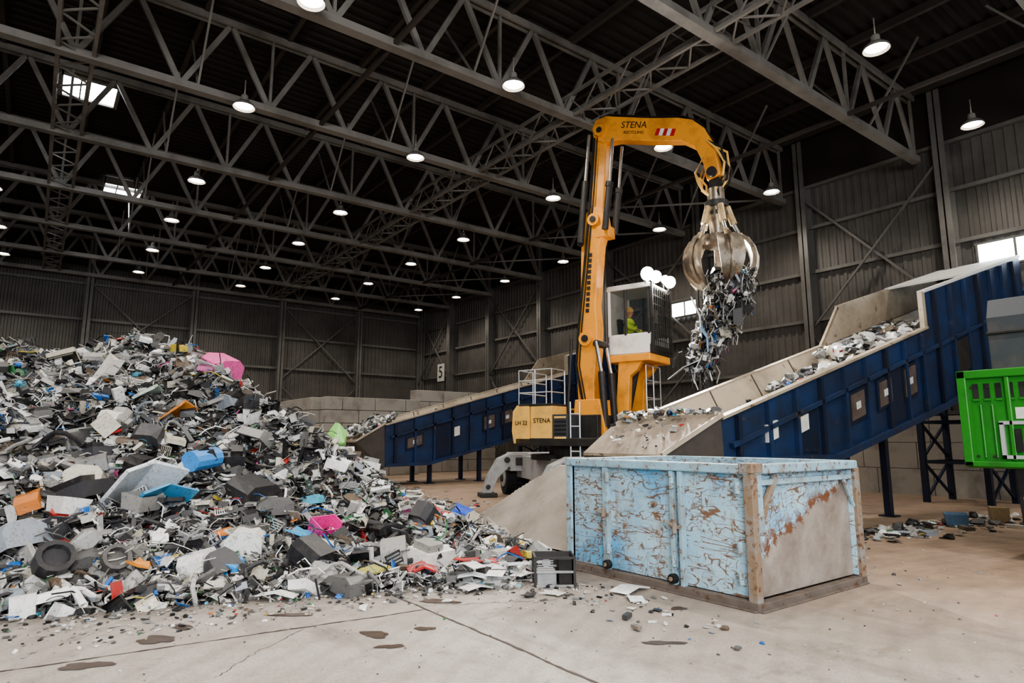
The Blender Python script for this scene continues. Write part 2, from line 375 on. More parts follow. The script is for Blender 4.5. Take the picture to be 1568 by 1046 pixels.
lm=MB()
lm.rev([(.05,.34),(.09,.30),(.10,.16),(.16,.13),(.27,.03),(.29,-.03),(.275,-.03),(.24,.04),(.12,.12)],(0,0,0),'steel',20)
lm.rev([(.0,-.0),(.12,.0),(.225,.02)],(0,0,0),'lamp',20)
lm.cyl((0,0,.3),(0,0,.75),.015,'steel',n=6)
lo=lm.obj('high_bay_lamp'); lme=lo.data; first=True
def spotd(e):
    ld=bpy.data.lights.new('lamp_light','SPOT'); ld.energy=e; ld.color=(1.0,.93,.84); ld.spot_size=math.radians(140); ld.spot_blend=.6; ld.shadow_soft_size=.2; return ld
lda=spotd(320); ldb=spotd(600)
for y in (-4.6,.6,5.6,11.7,16.8,22.9,27.8,32.9,37.8):
    for x in (-7.5,-1.9,3.7,8.8,14.45,20.3):
        if x<-5 and y>13: continue
        if y>5 and y<6 and x<8: continue
        if y<0 and x>15: continue
        o=lo if first else bpy.data.objects.new('high_bay_lamp',lme)
        if not first: col.objects.link(o)
        first=False; o.location=(x,y,10.4)
        s=bpy.data.objects.new('lamp_spot',ldb if (y<15 and x<12) else lda); col.objects.link(s); s.parent=o; s.location=(0,0,-.08)

# ------------------------------------------------------------------ concrete block walls
def blockwall(b,p0,p1,t,h,bh=.6,bl=1.6):
    p0=Vector(p0+(0,));p1=Vector(p1+(0,)); d=(p1-p0); ln=d.length; d.normalize(); a=math.atan2(d.y,d.x); R=Matrix.Rotation(a,3,'Z')
    for r in range(int(round(h/bh))):
        s=-(bl/2 if r%2 else 0)
        while s<ln-.05:
            s0=max(s,0);s1=min(s+bl,ln)
            if s1-s0>.1: b.box(p0+d*(s0+s1)/2+Vector((0,0,r*bh+bh/2)),(s1-s0-.025,t,bh-.02),'concblk',R)
            s+=bl
b=MB(); blockwall(b,(10.4,28.2),(15.2,28.2),.7,3.6); blockwall(b,(10.4,28.7),(10.4,37),.7,3.6); b.obj('concrete_block_wall',bevel=.02)
b=MB(); blockwall(b,(15.6,29.4),(20.6,29.4),.7,4.2); b.obj('concrete_block_wall',bevel=.02)
sg=MB(); sg.bb((-.03,-.45,-.6),(.0,.45,.6),'ltgrey'); so=sg.obj('number_sign',loc=(XW-.66,37.75,6.2))
def text(body,size,parent,loc,rot,mat,ext=.004,name='lettering'):
    cu=bpy.data.curves.new(name,'FONT'); cu.body=body; cu.size=size; cu.extrude=ext; cu.align_x='CENTER'; cu.align_y='CENTER'; cu.materials.append(M[mat])
    o=bpy.data.objects.new(name,cu); col.objects.link(o); o.parent=parent; o.location=loc; o.rotation_euler=rot; return o
text('5',1.15,so,(-.04,0,0),(math.radians(90),0,math.radians(-90)),'dark')

# ------------------------------------------------------------------ conveyors
def conveyor(name,loc,rz,Lr,Lt,slope,botpts,legs,width=2.1,top0=2.03,rise=.85,hatches=()):
    e=empty(name,loc,rz)
    T=lambda s: top0+slope*s
    b=MB()
    for y0,y1 in((0,.08),(width-.08,width)):
        poly=[(0,T(0)),(Lr,T(Lr)),(Lr,T(Lr)+rise),(Lt,T(Lt)+rise)]+[(s,z) for s,z in reversed(botpts)]
        b.prism(poly,y0,y1,'blue')
    b.prism([(botpts[0][0],botpts[0][1]),]+[(s,z) for s,z in botpts[1:]]+[(s,z+.06) for s,z in reversed(botpts)],.08,width-.08,'blued')
    def Bz(s):
        for (s0,z0),(s1,z1) in zip(botpts,botpts[1:]):
            if s<=s1: return z0+(z1-z0)*(s-s0)/(s1-s0)
        return botpts[-1][1]
    s=.35;k=0
    while s<Lt:
        zt=T(s)+(rise if s>Lr else 0)
        b.prism([(s,Bz(s)),(s+.09,Bz(s+.09)),(s+.09,zt-.05),(s,zt-.05)],-.09,0,'blue' if k%3 else 'blued'); 
        if k%4==2 and s+.7<Lt: b.prism([(s+.12,Bz(s+.12)+.12),(s+.72,Bz(s+.72)+.12),(s+.72,T(s+.72)-.56),(s+.12,T(s+.12)-.56)],-.03,0,'blued')
        s+=.82;k+=1
    for (s0,z0),(s1,z1) in zip(botpts,botpts[1:]): b.beam((s0,-.06,z0),(s1,-.06,z1),.14,.12,'blue')
    b.beam((.2,-.05,T(.2)-.5),(Lt,-.05,T(Lt)-.5),.08,.08,'blue')
    for s0,w,h,kk in hatches:
        zc=(T(s0)+Bz(s0))/2-.05; sh=slope
        q=lambda w,h:[(s0-w/2,zc-h/2-sh*w/2),(s0+w/2,zc-h/2+sh*w/2),(s0+w/2,zc+h/2+sh*w/2),(s0-w/2,zc+h/2-sh*w/2)]
        if kk=='hatch': b.prism(q(w+.14,h+.14),-.045,0,'blued')
        b.prism(q(w,h),-.06,0,kk)
        if kk=='hatch': b.prism(q(.16,.14),-.066,0,'ltgrey')
    b.obj('side_frame',e)
    b=MB()
    b.beam((0,.02,T(0)),(Lr,.02,T(Lr)),.16,.05,'tan'); b.beam((0,width-.02,T(0)),(Lr,width-.02,T(Lr)),.16,.05,'tan')
    for ya,yb in((.1,.42),(width-.1,width-.42)):
        vs=[];
        for s in(0,Lt-.2): vs+=[(s,ya,T(s)-.02),(s,yb,T(s)-.62)]
        b.add(vs,[(0,1,3,2)],'tan')
    yb=width-.1
    b.add([(Lr-.9,yb-.02,T(Lr-.9)),(Lt,yb-.02,T(Lt)),(Lt,yb-.02,T(Lt)+rise),(Lr,yb-.02,T(Lr)+rise)],[(0,1,2,3)],'tan')
    b.prism([(Lr-.9,T(Lr-.9)),(Lr,T(Lr)),(Lr,T(Lr)+rise)],width-.06,width,'tan')
    b.beam((Lr,.04,T(Lr)),(Lr,.04,T(Lr)+rise),.14,.1,'tan'); b.beam((Lr,width-.05,T(Lr)+rise),(Lt,width-.05,T(Lt)+rise),.12,.06,'tan')
    b.beam((Lr,.04,T(Lr)+rise),(Lt,.04,T(Lt)+rise),.16,.06,'ltgrey')
    s=.8
    while s<Lr: b.beam((s,width-.09,T(s)),(s,width-.40,T(s)-.58),.03,.02,'hopd'); s+=1.4
    s0=Lr+2.6
    b.prism([(s0,T(s0)+rise),(Lt,T(Lt)+rise),(Lt,T(Lt)+rise+.05),(s0,T(s0)+rise+.05)],0,width,'ltgrey')
    b.obj('trough',e)
    b=MB()
    b.prism([(-.1,T(-.1)-.65),(Lt,T(Lt)-.65),(Lt,T(Lt)-.7),(-.1,T(-.1)-.7)],.3,width-.3,'belt')
    s=.3
    while s<Lt-.3: b.beam((s,.4,T(s)-.62),(s,width-.4,T(s)-.62),.06,.06,'belt'); s+=.6
    b.obj('belt',e)
    b=MB()
    for kind,s,y in legs:
        z=Bz(s)
        if kind=='post': b.bb((s-.07,y-.07,0),(s+.07,y+.07,z),'blued'); b.bb((s-.16,y-.16,0),(s+.16,y+.16,.03),'blued')
        else:
            w=1.5
            for sx in(0,w):
                for yy in(.3,width-.3): b.bb((s+sx-.07,yy-.07,0),(s+sx+.07,yy+.07,Bz(s+sx)),'blued')
            for yy in(.3,width-.3):
                nz=3; zh=z/nz
                for i in range(nz):
                    b.beam((s,yy,i*zh+.1),(s+w,yy,(i+1)*zh),.06,.06,'blued'); b.beam((s+w,yy,i*zh+.1),(s,yy,(i+1)*zh),.06,.06,'blued'); b.beam((s,yy,(i+1)*zh),(s+w,yy,(i+1)*zh),.08,.08,'blued')
            for sx in(0,w):
                for i in range(3): b.beam((s+sx,.3,(i+1)*z/3),(s+sx,width-.3,(i+1)*z/3),.08,.08,'blued')
    b.obj('supports',e)
    b=MB(); zl=top0-.58; z0=top0+.04; yl=.42
    b.add([(-.95,yl,zl),(-.95,width+.25,zl),(-.05,width+.25,z0),(-.05,-.05,z0)],[(0,1,2,3)],'hop')
    b.add([(-.95,yl,zl-.05),(-.95,width+.25,zl-.05),(-.95,width+.25,zl),(-.95,yl,zl)],[(0,1,2,3)],'tan')
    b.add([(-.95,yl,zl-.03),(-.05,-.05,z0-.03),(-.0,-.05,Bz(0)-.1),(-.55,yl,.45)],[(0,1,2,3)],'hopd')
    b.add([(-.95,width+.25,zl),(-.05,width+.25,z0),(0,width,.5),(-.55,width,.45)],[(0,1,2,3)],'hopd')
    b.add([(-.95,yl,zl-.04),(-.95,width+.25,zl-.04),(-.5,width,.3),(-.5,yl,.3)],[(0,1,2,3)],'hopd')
    b.beam((-.95,yl-.02,zl),(-.03,-.07,z0+.02),.07,.07,'tan'); b.beam((-.05,-.05,z0),(-.05,width+.25,z0),.07,.07,'tan')
    b.obj('feed_hopper',e)
    return e,T
e1,T1=conveyor('inclined_conveyor',(8.95,6.3,0),math.radians(-3.7),7.35,13.4,.30,[(0,1.33),(3.2,1.35),(7.4,2.35),(13.4,4.0)],
   [('post',6.4,.7),('post',6.4,1.6),('tower',10.6,0)],hatches=((4.1,.5,.5,'hatch'),(5.2,.5,.5,'hatch'),(6.3,.5,.6,'hatch'),(2.2,.35,.28,'ltgrey'),(9.0,.7,.8,'dark'),(1.3,.3,.3,'ltgrey')))
e2,T2=conveyor('inclined_conveyor',(10.3,21.5,0),0,8.9,12.0,.27,[(0,.75),(1.8,.78),(6,1.75),(12,3.4)],
   [('post',2.1,.4),('post',2.1,1.8),('post',4.4,.4),('post',4.4,1.8),('tower',7.6,0)],top0=2.2,hatches=((4.6,.5,.5,'hatch'),(5.5,.5,.5,'hatch'),(3.0,.35,.35,'ltgrey'),(1.2,.6,.35,'hatch')))

b=MB()
nx,ny=60,80; vs=[];fs=[]
def fn(x,y): return .03*math.sin(3.1*x+2*y)+.02*math.sin(5.3*y-2.7*x)+.012*math.sin(11*x+7*y)
for i in range(nx+1):
    for j in range(ny+1):
        x=6.6+(8.3-6.6)*i/nx; y=7.0+(10.9-7.0)*j/ny
        h=min(1.22,(x-6.66)*.98+fn(x,y),(10.75-y)*.76+fn(y,x)); 
        z=max(h,0); 
        if z>.03: z+=random.uniform(-.006,.006)
        vs.append((x,y,z))
for i in range(nx):
    for j in range(ny): a=i*(ny+1)+j; fs.append((a,a+1,a+ny+2,a+ny+1))
b.add(vs,fs,'fines'); b.obj('fines_heap',smooth=True)

# ------------------------------------------------------------------ scrap generator
ico=[]
g=(1+5**.5)/2
for a in(-1,1):
    for c in(-g,g): ico+= [(0,a,c),(a,c,0),(c,0,a)]
ico=np.array(ico)/np.linalg.norm([1,g])*.5
def hullfaces(pts):
    bm=bmesh.new(); vs=[bm.verts.new(p) for p in pts]; r=bmesh.ops.convex_hull(bm,input=vs)
    bm.verts.index_update(); f=[tuple(v.index for v in fc.verts) for fc in bm.faces]; bm.free(); return f
icof=hullfaces(ico)
BF=[(3,2,1,0),(4,5,6,7),(0,1,5,4),(1,2,6,5),(2,3,7,6),(3,0,4,7)]
def boxv(x0,x1,y0,y1,z0,z1): return [(x,y,z) for z in(z0,z1) for x,y in((x0,y0),(x1,y0),(x1,y1),(x0,y1))]
def multi(bxs):
    v=[];f=[]
    for q in bxs:
        o=len(v); v+=boxv(*q); f+=[tuple(o+a for a in fc) for fc in BF]
    return np.array(v),f
def tpl_plate():
    v=[];
    for x,z in((-.5,0),(0,.35),(.5,-.1)):
        for y in(-.5,.5):
            for t in(-.06,.06): v.append((x,y,z+t))
    f=[]
    for s in(0,4): f+=[(s,s+4,s+6,s+2),(s+1,s+3,s+7,s+5),(s,s+1,s+5,s+4),(s+2,s+6,s+7,s+3)]
    f+=[(0,2,3,1),(8,9,11,10)]
    return np.array(v),f
def tpl_shard():
    P=[(-.5,-.2),(-.1,-.5),(.5,-.3),(.3,.1),(.45,.45),(-.2,.3),(-.4,.5)]; n=len(P)
    v=[(x,y,-.06+.25*abs(x)) for x,y in P]+[(x,y,.06+.25*abs(x)) for x,y in P]
    f=[(i,(i+1)%n,n+(i+1)%n,n+i) for i in range(n)]+[(0,1,5,6),(1,2,3,5),(3,4,5),(n+6,n+5,n+1,n),(n+5,n+3,n+2,n+1),(n+5,n+4,n+3)]
    return np.array(v),f
def tpl_tray():
    v=[]
    for z,r in((-.5,.42),(.5,.5),(.5,.45),(-.42,.37)):
        for x,y in((-1,-1),(1,-1),(1,1),(-1,1)): v.append((x*r,y*r,z))
    f=[(3,2,1,0)]
    for k in range(3):
        for i in range(4): j=(i+1)%4; f.append((4*k+i,4*k+j,4*k+4+j,4*k+4+i))
    f.append((12,13,14,15)); return np.array(v),f
def tpl_shell():
    pr=[(-.5,-.4),(-.5,.15),(-.34,.42),(.2,.5),(.46,.2),(.5,-.4)]
    v=[];f=[];n=len(pr)
    for s in(1,.88):
        for y in(-.5,.5):
            for x,z in pr: v.append((x*s,y*s,z*s-(1-s)*.3))
    for i in range(n-1):
        f.append((i,i+1,n+i+1,n+i)); f.append((2*n+i,3*n+i,3*n+i+1,2*n+i+1))
    f.append(tuple(range(n-1,-1,-1))); f.append(tuple(range(n,2*n))); 
    return np.array(v),f
def tpl_cyl(n=12):
    v=[]
    for z,r in((-.5,.5),(.5,.5),(.5,.36),(.3,.34)):
        for i in range(n): t=2*math.pi*i/n; v.append((r*math.cos(t),r*math.sin(t),z))
    f=[]
    for k in range(3):
        for i in range(n): j=(i+1)%n; f.append((k*n+i,k*n+j,(k+1)*n+j,(k+1)*n+i))
    f+=[tuple(range(n-1,-1,-1)),tuple(range(3*n,4*n))]
    return np.array(v),f
def tpl_path(P,r=.02,m=3):
    v=[];f=[];n=len(P)
    for i,p in enumerate(P):
        d=np.array(P[min(i+1,n-1)])-np.array(P[max(i-1,0)]); d=d/np.linalg.norm(d); u=np.array([0,0,1.]) if abs(d[2])<.9 else np.array([1.,0,0])
        a=np.cross(d,u); a/=np.linalg.norm(a); c=np.cross(d,a)
        for j in range(m): t=2*math.pi*j/m; v.append(tuple(np.array(p)+a*math.cos(t)*r+c*math.sin(t)*r))
    for k in range(n-1):
        for i in range(m): j=(i+1)%m; f.append((m*k+i,m*k+j,m*k+m+j,m*k+m+i))
    return np.array(v),f
coil=[(.5*math.cos(t)*(1-.03*t),.42*math.sin(t)*(1-.02*t),.03*t) for t in np.linspace(0,11,26)]
hose=[(-.5,0,0),(-.38,.1,.1),(-.2,.2,.2),(0,.12,.22),(.15,-.05,.15),(.3,-.18,.05),(.5,-.1,-.1)]
TP={'box':(np.array(boxv(-.5,.5,-.5,.5,-.5,.5)),BF),'plate':tpl_plate(),'shard':tpl_shard(),'tray':tpl_tray(),'cyl':tpl_cyl(),'shell':tpl_shell(),
 'wire':tpl_path([(-.5,0,0),(-.25,.12,.1),(0,.05,.16),(.25,-.12,.08),(.5,-.05,-.05)],.018),'coil':tpl_path(coil,.022,4),'hose':tpl_path(hose,.05,6),'chunk':(ico,icof),
 'grille':multi([(-.5,.5,-.5,-.42,-.5,.5),(-.5,.5,.42,.5,-.5,.5),(-.5,-.42,-.5,.5,-.5,.5),(.42,.5,-.5,.5,-.5,.5)]+[(-.36+i*.13,-.30+i*.13,-.45,.45,-.3,.3) for i in range(6)]),
 'bracket':multi([(-.5,.5,-.5,.5,-.5,-.38),(-.5,-.44,-.5,.5,-.5,.5),(.1,.16,-.5,.1,-.5,.2)]),
 'device':multi([(-.5,.5,-.5,.5,-.5,.2),(-.4,.1,-.38,.38,.2,.5),(.2,.42,-.3,-.1,.2,.32),(.2,.42,.05,.25,.2,.32)]),
 'keys':multi([(-.5,.5,-.5,.5,-.5,.1)]+[(-.46+i*.115,-.37+i*.115,-.42+j*.22,-.25+j*.22,.1,.5) for i in range(8) for j in range(4)]),
 'board':multi([(-.5,.5,-.5,.5,-.1,.1),(-.35,-.1,-.3,.0,.1,1.2),(.05,.15,-.4,.3,.1,.9),(.25,.42,-.1,.35,.1,1.5),(-.3,-.2,.15,.35,.1,1.6)])}
PAL=[((44,44,47),.18),((104,103,101),.17),((166,165,161),.17),((236,235,231),.20),((200,193,176),.06),((18,18,20),.12),((100,84,68),.025),
 ((44,110,186),.014),((96,184,210),.006),((176,50,46),.010),((66,132,84),.008),((214,90,150),.003),((210,186,80),.004),((212,130,62),.004),((140,148,156),.05)]
PC=np.array([lin(*p[0])[:3] for p in PAL]); PW=np.array([p[1] for p in PAL]); PW/=PW.sum()
def rotmats(n,flat):
    yaw=rng.uniform(0,2*np.pi,n); ax=rng.uniform(0,2*np.pi,n); an=rng.normal(0,1,n)*flat
    c,s=np.cos(yaw),np.sin(yaw); Z=np.zeros(n);O=np.ones(n)
    Ry=np.stack([np.stack([c,-s,Z],-1),np.stack([s,c,Z],-1),np.stack([Z,Z,O],-1)],-2)
    k=np.stack([np.cos(ax),np.sin(ax),Z],-1)
    K=np.zeros((n,3,3)); K[:,0,1]=-k[:,2];K[:,0,2]=k[:,1];K[:,1,0]=k[:,2];K[:,1,2]=-k[:,0];K[:,2,0]=-k[:,1];K[:,2,1]=k[:,0]
    R=np.eye(3)[None]+np.sin(an)[:,None,None]*K+(1-np.cos(an))[:,None,None]*(K@K)
    return R@Ry
JK={'tray':.2,'cyl':.15,'plate':.5,'shard':.5,'wire':0,'coil':.1,'hose':0,'grille':0,'bracket':.25,'device':.12,'board':0,'keys':0,'shell':.3}
class Scrap:
    def __init__(s): s.V=[];s.F=[];s.C=[];s.n=0
    def add(s,kind,pos,size,R,colr,jit=.08):
        t,f=TP[kind]; n=len(pos)
        if n==0: return
        P=t[None]+rng.normal(0,jit,(n,len(t),3))*JK.get(kind,1)
        P=P*size[:,None,:]; P=np.einsum('nij,nvj->nvi',R,P)+pos[:,None,:]
        s.V.append(P.reshape(-1,3)); m=len(t)
        base=s.n+np.arange(n)*m
        for fc in f: s.F.append(np.array(fc)[None]+base[:,None])
        cc=np.repeat(colr[:,None,:],m,1)
        if kind=='board': cc[:,:8]=np.array(lin(52,104,66)[:3])
        if kind=='device': cc[:,8:16]*=.35
        if kind=='keys': cc[:,8:]*=.5
        s.C.append(cc.reshape(-1,3)); s.n+=n*m
    def obj(s,name,parent=None):
        V=np.concatenate(s.V); C=np.concatenate(s.C); F=[]
        for a in s.F: F+=a.tolist()
        me=bpy.data.meshes.new(name); me.from_pydata(V.tolist(),[],F); me.materials.append(M['scrap'])
        ca=me.color_attributes.new('Col','FLOAT_COLOR','POINT'); cc=np.ones((len(C),4),np.float32); cc[:,:3]=C; ca.data.foreach_set('color',cc.ravel())
        me.update(); o=bpy.data.objects.new(name,me); col.objects.link(o)
        if parent: o.parent=parent
        return o
def colors(n):
    return PC[rng.choice(len(PC),n,p=PW)]*rng.uniform(.65,1.1,(n,1))

TOE=np.array([(-14,11.5),(-8,10.2),(-3,8.9),(-.09,8.12),(.96,7.78),(2.14,7.4),(3.41,6.83),(4.71,6.48),(5.5,6.65),(5.85,7.1),(6.4,8.6),(7.2,11.3),(8.1,13.2),(8.0,16.5),(6.5,19.5),(2,21),(-14,22)],float)
def dist_in(px,py):
    P=np.stack([px,py],-1); A=TOE; B=np.roll(TOE,-1,0); d=np.full(px.shape,1e9); ins=np.zeros(px.shape,bool)
    for a,b_ in zip(A,B):
        ab=b_-a; t=np.clip(((P-a)@ab)/(ab@ab),0,1); q=a+t[...,None]*ab; d=np.minimum(d,np.linalg.norm(P-q,axis=-1))
        c=((a[1]>py)!=(b_[1]>py)); xi=(b_[0]-a[0])*(py-a[1])/(b_[1]-a[1]+1e-12)+a[0]; ins^=(c&(px<xi))
    return np.where(ins,d,-d)
def pnoise(x,y):
    return (.18*np.sin(1.3*x+.7*y+1)+.14*np.sin(2.1*y-1.1*x+2)+.10*np.sin(3.7*x+1.9*y)+.09*np.sin(4.3*y-2.9*x+.5)+.06*np.sin(7.1*x+5*y)+.05*np.sin(9.3*y-6*x))
def Hf(x,y):
    x=np.asarray(x,float);y=np.asarray(y,float); d=dist_in(x,y)
    k=.45; sp=k*np.log1p(np.exp((d-1.05)/k)); h=.70*sp
    cap=3.58+.10*np.sin(.9*x+.4*y)-.14*np.clip(1.6-x,0,5); h=cap-.35*np.log1p(np.exp((cap-h)/.35)); h=np.maximum(h,0)
    h=h+pnoise(x,y)*np.clip(d/2.5,0,1)+.03
    return np.where(d>0,np.maximum(h,0),0)
sc=Scrap()
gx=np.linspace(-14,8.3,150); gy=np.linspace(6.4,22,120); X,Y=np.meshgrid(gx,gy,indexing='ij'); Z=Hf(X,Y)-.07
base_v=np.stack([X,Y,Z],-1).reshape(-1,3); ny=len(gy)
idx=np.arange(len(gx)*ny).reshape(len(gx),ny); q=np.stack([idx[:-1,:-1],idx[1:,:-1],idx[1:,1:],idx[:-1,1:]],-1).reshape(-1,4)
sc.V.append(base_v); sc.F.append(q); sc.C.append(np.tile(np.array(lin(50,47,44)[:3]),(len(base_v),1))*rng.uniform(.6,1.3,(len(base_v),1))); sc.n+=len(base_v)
def sample(n,xr=(-6,8.5),yr=(6.3,17.5)):
    out=[];tot=0
    while tot<n:
        x=rng.uniform(*xr,n); y=rng.uniform(*yr,n); d=dist_in(x,y); ok=(d>rng.uniform(-.3,.3,n))&~((x>5.55)&(y<7.05))
        out.append(np.stack([x[ok],y[ok]],-1)); tot+=ok.sum()
    return np.concatenate(out)[:n]
def scatter(kind,n,smin,smax,asp,flat,jit=.08,lift=.3,cols=None,**kw):
    p=sample(n,**kw); h=Hf(p[:,0],p[:,1]); sz=smin*(smax/smin)**(rng.random(n)**1.4)
    size=sz[:,None]*np.array(asp)[None]*rng.uniform(.65,1.35,(n,3))
    pos=np.stack([p[:,0],p[:,1],h+sz*lift*rng.uniform(-.2,1,n)*.45+.01],-1)
    sc.add(kind,pos,size,rotmats(n,flat),colors(n) if cols is None else cols(n),jit)
scatter('chunk',10000,.02,.08,(1,1,1),1,.06)
scatter('box',9500,.03,.12,(1,.6,.25),1.0)
scatter('shard',13000,.05,.19,(1,.8,.4),.9)
scatter('plate',8000,.05,.20,(1,.7,.35),.9)
scatter('box',7500,.10,.34,(1,.07,.04),.9,.01)
scatter('wire',8000,.15,.55,(1,1,1),1.0,lift=.7)
scatter('hose',480,.2,.6,(1,1,1),.9,lift=.6)
scatter('coil',500,.12,.30,(1,1,1),.9,.01,lift=.6)
scatter('tray',2300,.08,.26,(1,.75,.3),1.0)
scatter('shell',3600,.08,.30,(1,.7,.5),1.1)
scatter('device',2200,.08,.30,(1,.75,.3),1.0)
scatter('grille',1000,.12,.34,(1,.8,.05),1.0,.0)
scatter('bracket',2000,.1,.32,(1,.6,.3),1.1)
scatter('board',800,.08,.24,(1,.8,.06),1.0,.0)
scatter('keys',160,.28,.44,(1,.35,.06),.7,.0)
scatter('cyl',900,.05,.2,(1,1,.5),1.2,.03)
scatter('shard',700,.22,.42,(1,.8,.35),.85)
scatter('plate',300,.22,.40,(1,.7,.25),.8)
scatter('shell',280,.30,.50,(1,.75,.5),.8,.05)
scatter('device',220,.30,.46,(1,.75,.35),.7,.05)
def one(kind,p,s,rgb,rz=0,rx=0,ry=0,jit=.03):
    R=(Matrix.Rotation(rz,3,'Z')@Matrix.Rotation(rx,3,'X')@Matrix.Rotation(ry,3,'Y'))
    z=float(Hf(p[0],p[1]))+p[2]
    sc.add(kind,np.array([[p[0],p[1],z]]),np.array([s],float),np.array(R)[None],np.array([lin(*rgb)[:3]]),jit)
one('cyl',(2.0,10.1,.18),(.30,.30,.50),(70,146,216),.65,0,math.radians(84))
one('shell',(2.8,13.0,.36),(.62,.5,.4),(240,104,170),.5,.4)
one('plate',(1.9,11.8,.2),(.55,.42,.3),(214,142,70),.9,-.6)
one('shell',(1.85,8.3,.12),(.62,.34,.26),(40,150,222),-.5,.2)
one('chunk',(4.15,10.6,.25),(.42,.42,.65),(150,214,116),0,0,0,.07)
one('tray',(3.35,8.75,.2),(.42,.34,.28),(228,64,150),.3,.5)
one('shard',(3.0,8.7,.15),(.42,.36,.2),(76,172,220),.9,.3)
one('shell',(6.8,10.7,.2),(.42,.36,.28),(44,88,200),.9,.4)
one('device',(4.15,7.25,.2),(.5,.36,.3),(232,229,222),.3,.2)
one('plate',(1.24,9.8,.2),(.85,.7,.35),(220,226,230),.5,-.7)
one('plate',(1.45,9.7,.12),(.72,.52,.3),(70,148,192),.4,-.6)
one('cyl',(.30,8.75,.15),(.38,.38,.34),(58,58,60),.2,.9)
one('cyl',(.85,8.6,.12),(.30,.30,.34),(88,86,84),.2,1.0)
one('shell',(-.1,9.3,.2),(.6,.5,.35),(150,158,166),.8,-.5)
one('plate',(3.0,11.9,.15),(.4,.3,.3),(60,156,210),.2,-.4)
one('plate',(1.55,12.4,.2),(.8,.35,.3),(186,204,196),1.2,-.5)
one('shell',(2.6,9.6,.2),(.6,.5,.35),(50,50,52),.4,.3)
one('device',(0.6,10.4,.2),(.7,.5,.3),(62,62,66),1.0,-.4)
one('shell',(2.9,7.9,.15),(.5,.4,.3),(42,42,46),.5,.5)
one('cyl',(4.5,8.1,.1),(.3,.3,.1),(90,90,96),0,.3)
one('box',(.9,13.2,.3),(.2,.25,.8),(226,222,214),.3,.3,.4)
one('plate',(3.9,7.0,.08),(.36,.2,.2),(186,60,60),-.3,.2)
one('shard',(3.3,7.15,.1),(.42,.3,.2),(178,172,80),.2,.1)
one('shard',(5.0,8.6,.15),(.4,.3,.2),(190,50,46),.2,.3); one('shard',(1.1,8.4,.1),(.24,.24,.2),(214,138,50),.8,.3); one('tray',(-.6,8.9,.1),(.4,.2,.12),(40,80,180),.3,.3)
one('keys',(2.3,8.9,.2),(.5,.2,.04),(210,206,190),.7,.5,0,0)
for i in range(44):
    x=rng.uniform(-.3,5.0);y=rng.uniform(7.2,12)
    if dist_in(np.array([x]),np.array([y]))[0]>.4:
        cc=[(232,230,225),(48,48,52),(158,156,151),(206,200,184),(30,30,32),(70,70,74)][i%6]
        one(['shell','device','shell','grille','coil','keys','tray'][i%7],(x,y,.12),(rng.uniform(.3,.48),rng.uniform(.25,.38),[.35,.25,.3,.05,.4,.05,.2][i%7]),cc,rng.uniform(0,3),rng.uniform(-.9,.9))
def fdeb(n,cx,cy,sx,sy,smin,smax):
    for kind,fr,asp in(('shard',.35,(1,.7,.2)),('box',.25,(1,.6,.25)),('chunk',.25,(1,1,.6)),('wire',.15,(1,1,.4))):
        m=max(1,int(n*fr)); sz=smin*(smax/smin)**rng.random(m)
        pos=np.stack([rng.normal(cx,sx,m),rng.normal(cy,sy,m),sz*.10+.005],-1)
        ok=~((pos[:,0]>5.6)&(pos[:,0]<8.4)&(pos[:,1]>3.55)&(pos[:,1]<7.0)); pos=pos[ok]; sz=sz[ok]; m=len(sz)
        if m: sc.add(kind,pos,sz[:,None]*np.array(asp)[None]*rng.uniform(.7,1.3,(m,3)),rotmats(m,.12),colors(m),.08)
for a in [(700,3.0,6.85,1.8,.22,.012,.06),(300,4.6,6.4,.7,.18,.02,.12),(700,1.0,7.5,1.6,.25,.012,.07),(500,-.6,8.2,1.0,.3,.02,.08)]: fdeb(*a)
def oneg(kind,p,s,rgb,rz=0,rx=0):
    R=(Matrix.Rotation(rz,3,'Z')@Matrix.Rotation(rx,3,'X'))
    sc.add(kind,np.array([p],float),np.array([s],float),np.array(R)[None],np.array([lin(*rgb)[:3]]),.02)
for i in range(18): oneg(['plate','shard'][i%2],(4.2+.13*i%1.0,6.4+.13*((i*7)%5)-.1,.03+.012*i),(.34,.2,.08),[(238,238,234),(218,220,220),(176,56,52),(198,204,208),(50,50,54)][i%5],.7*i)
oneg('plate',(2.25,7.2,.05),(.42,.16,.10),(236,236,232),-.7)
sc.obj('scrap_pile')

sc=Scrap()
for a in [(130,4.9,5.5,.5,.25,.02,.08),(90,5.1,4.6,.4,.6,.02,.08),(130,6.0,3.0,2.2,1.0,.01,.035),(60,8.9,5.0,.5,.8,.02,.06),(300,3,5.2,2,.9,.008,.02)]: fdeb(*a)
oneg('plate',(5.55,5.2,.03),(.46,.24,.08),(238,238,236),.2); oneg('plate',(5.3,4.9,.02),(.25,.16,.06),(228,230,234),1.0); oneg('shard',(4.75,5.6,.02),(.28,.2,.06),(232,232,229),2.0); oneg('shard',(4.5,5.7,.02),(.2,.14,.06),(60,60,62),.5)
oneg('box',(4.7,4.45,.03),(.14,.05,.04),(60,60,60),.4); oneg('box',(4.5,4.15,.03),(.10,.05,.03),(120,110,100),1.4)
sc.obj('floor_debris')
sc=Scrap()
for a in [(220,13.2,5.4,1.2,.25,.04,.3),(120,15.8,4.9,1.2,.3,.04,.3)]: fdeb(*a)
oneg('tray',(14.8,5.1,.12),(.5,.4,.24),(90,120,150),.4); oneg('box',(16.2,4.8,.15),(.5,.3,.3),(150,130,100),.4)
sc.obj('floor_debris')
sc=Scrap()
for a in [(90,9.3,16.0,.4,1.6,.04,.16),(90,9.6,19.5,.8,.8,.05,.25)]: fdeb(*a)
sc.obj('floor_debris')

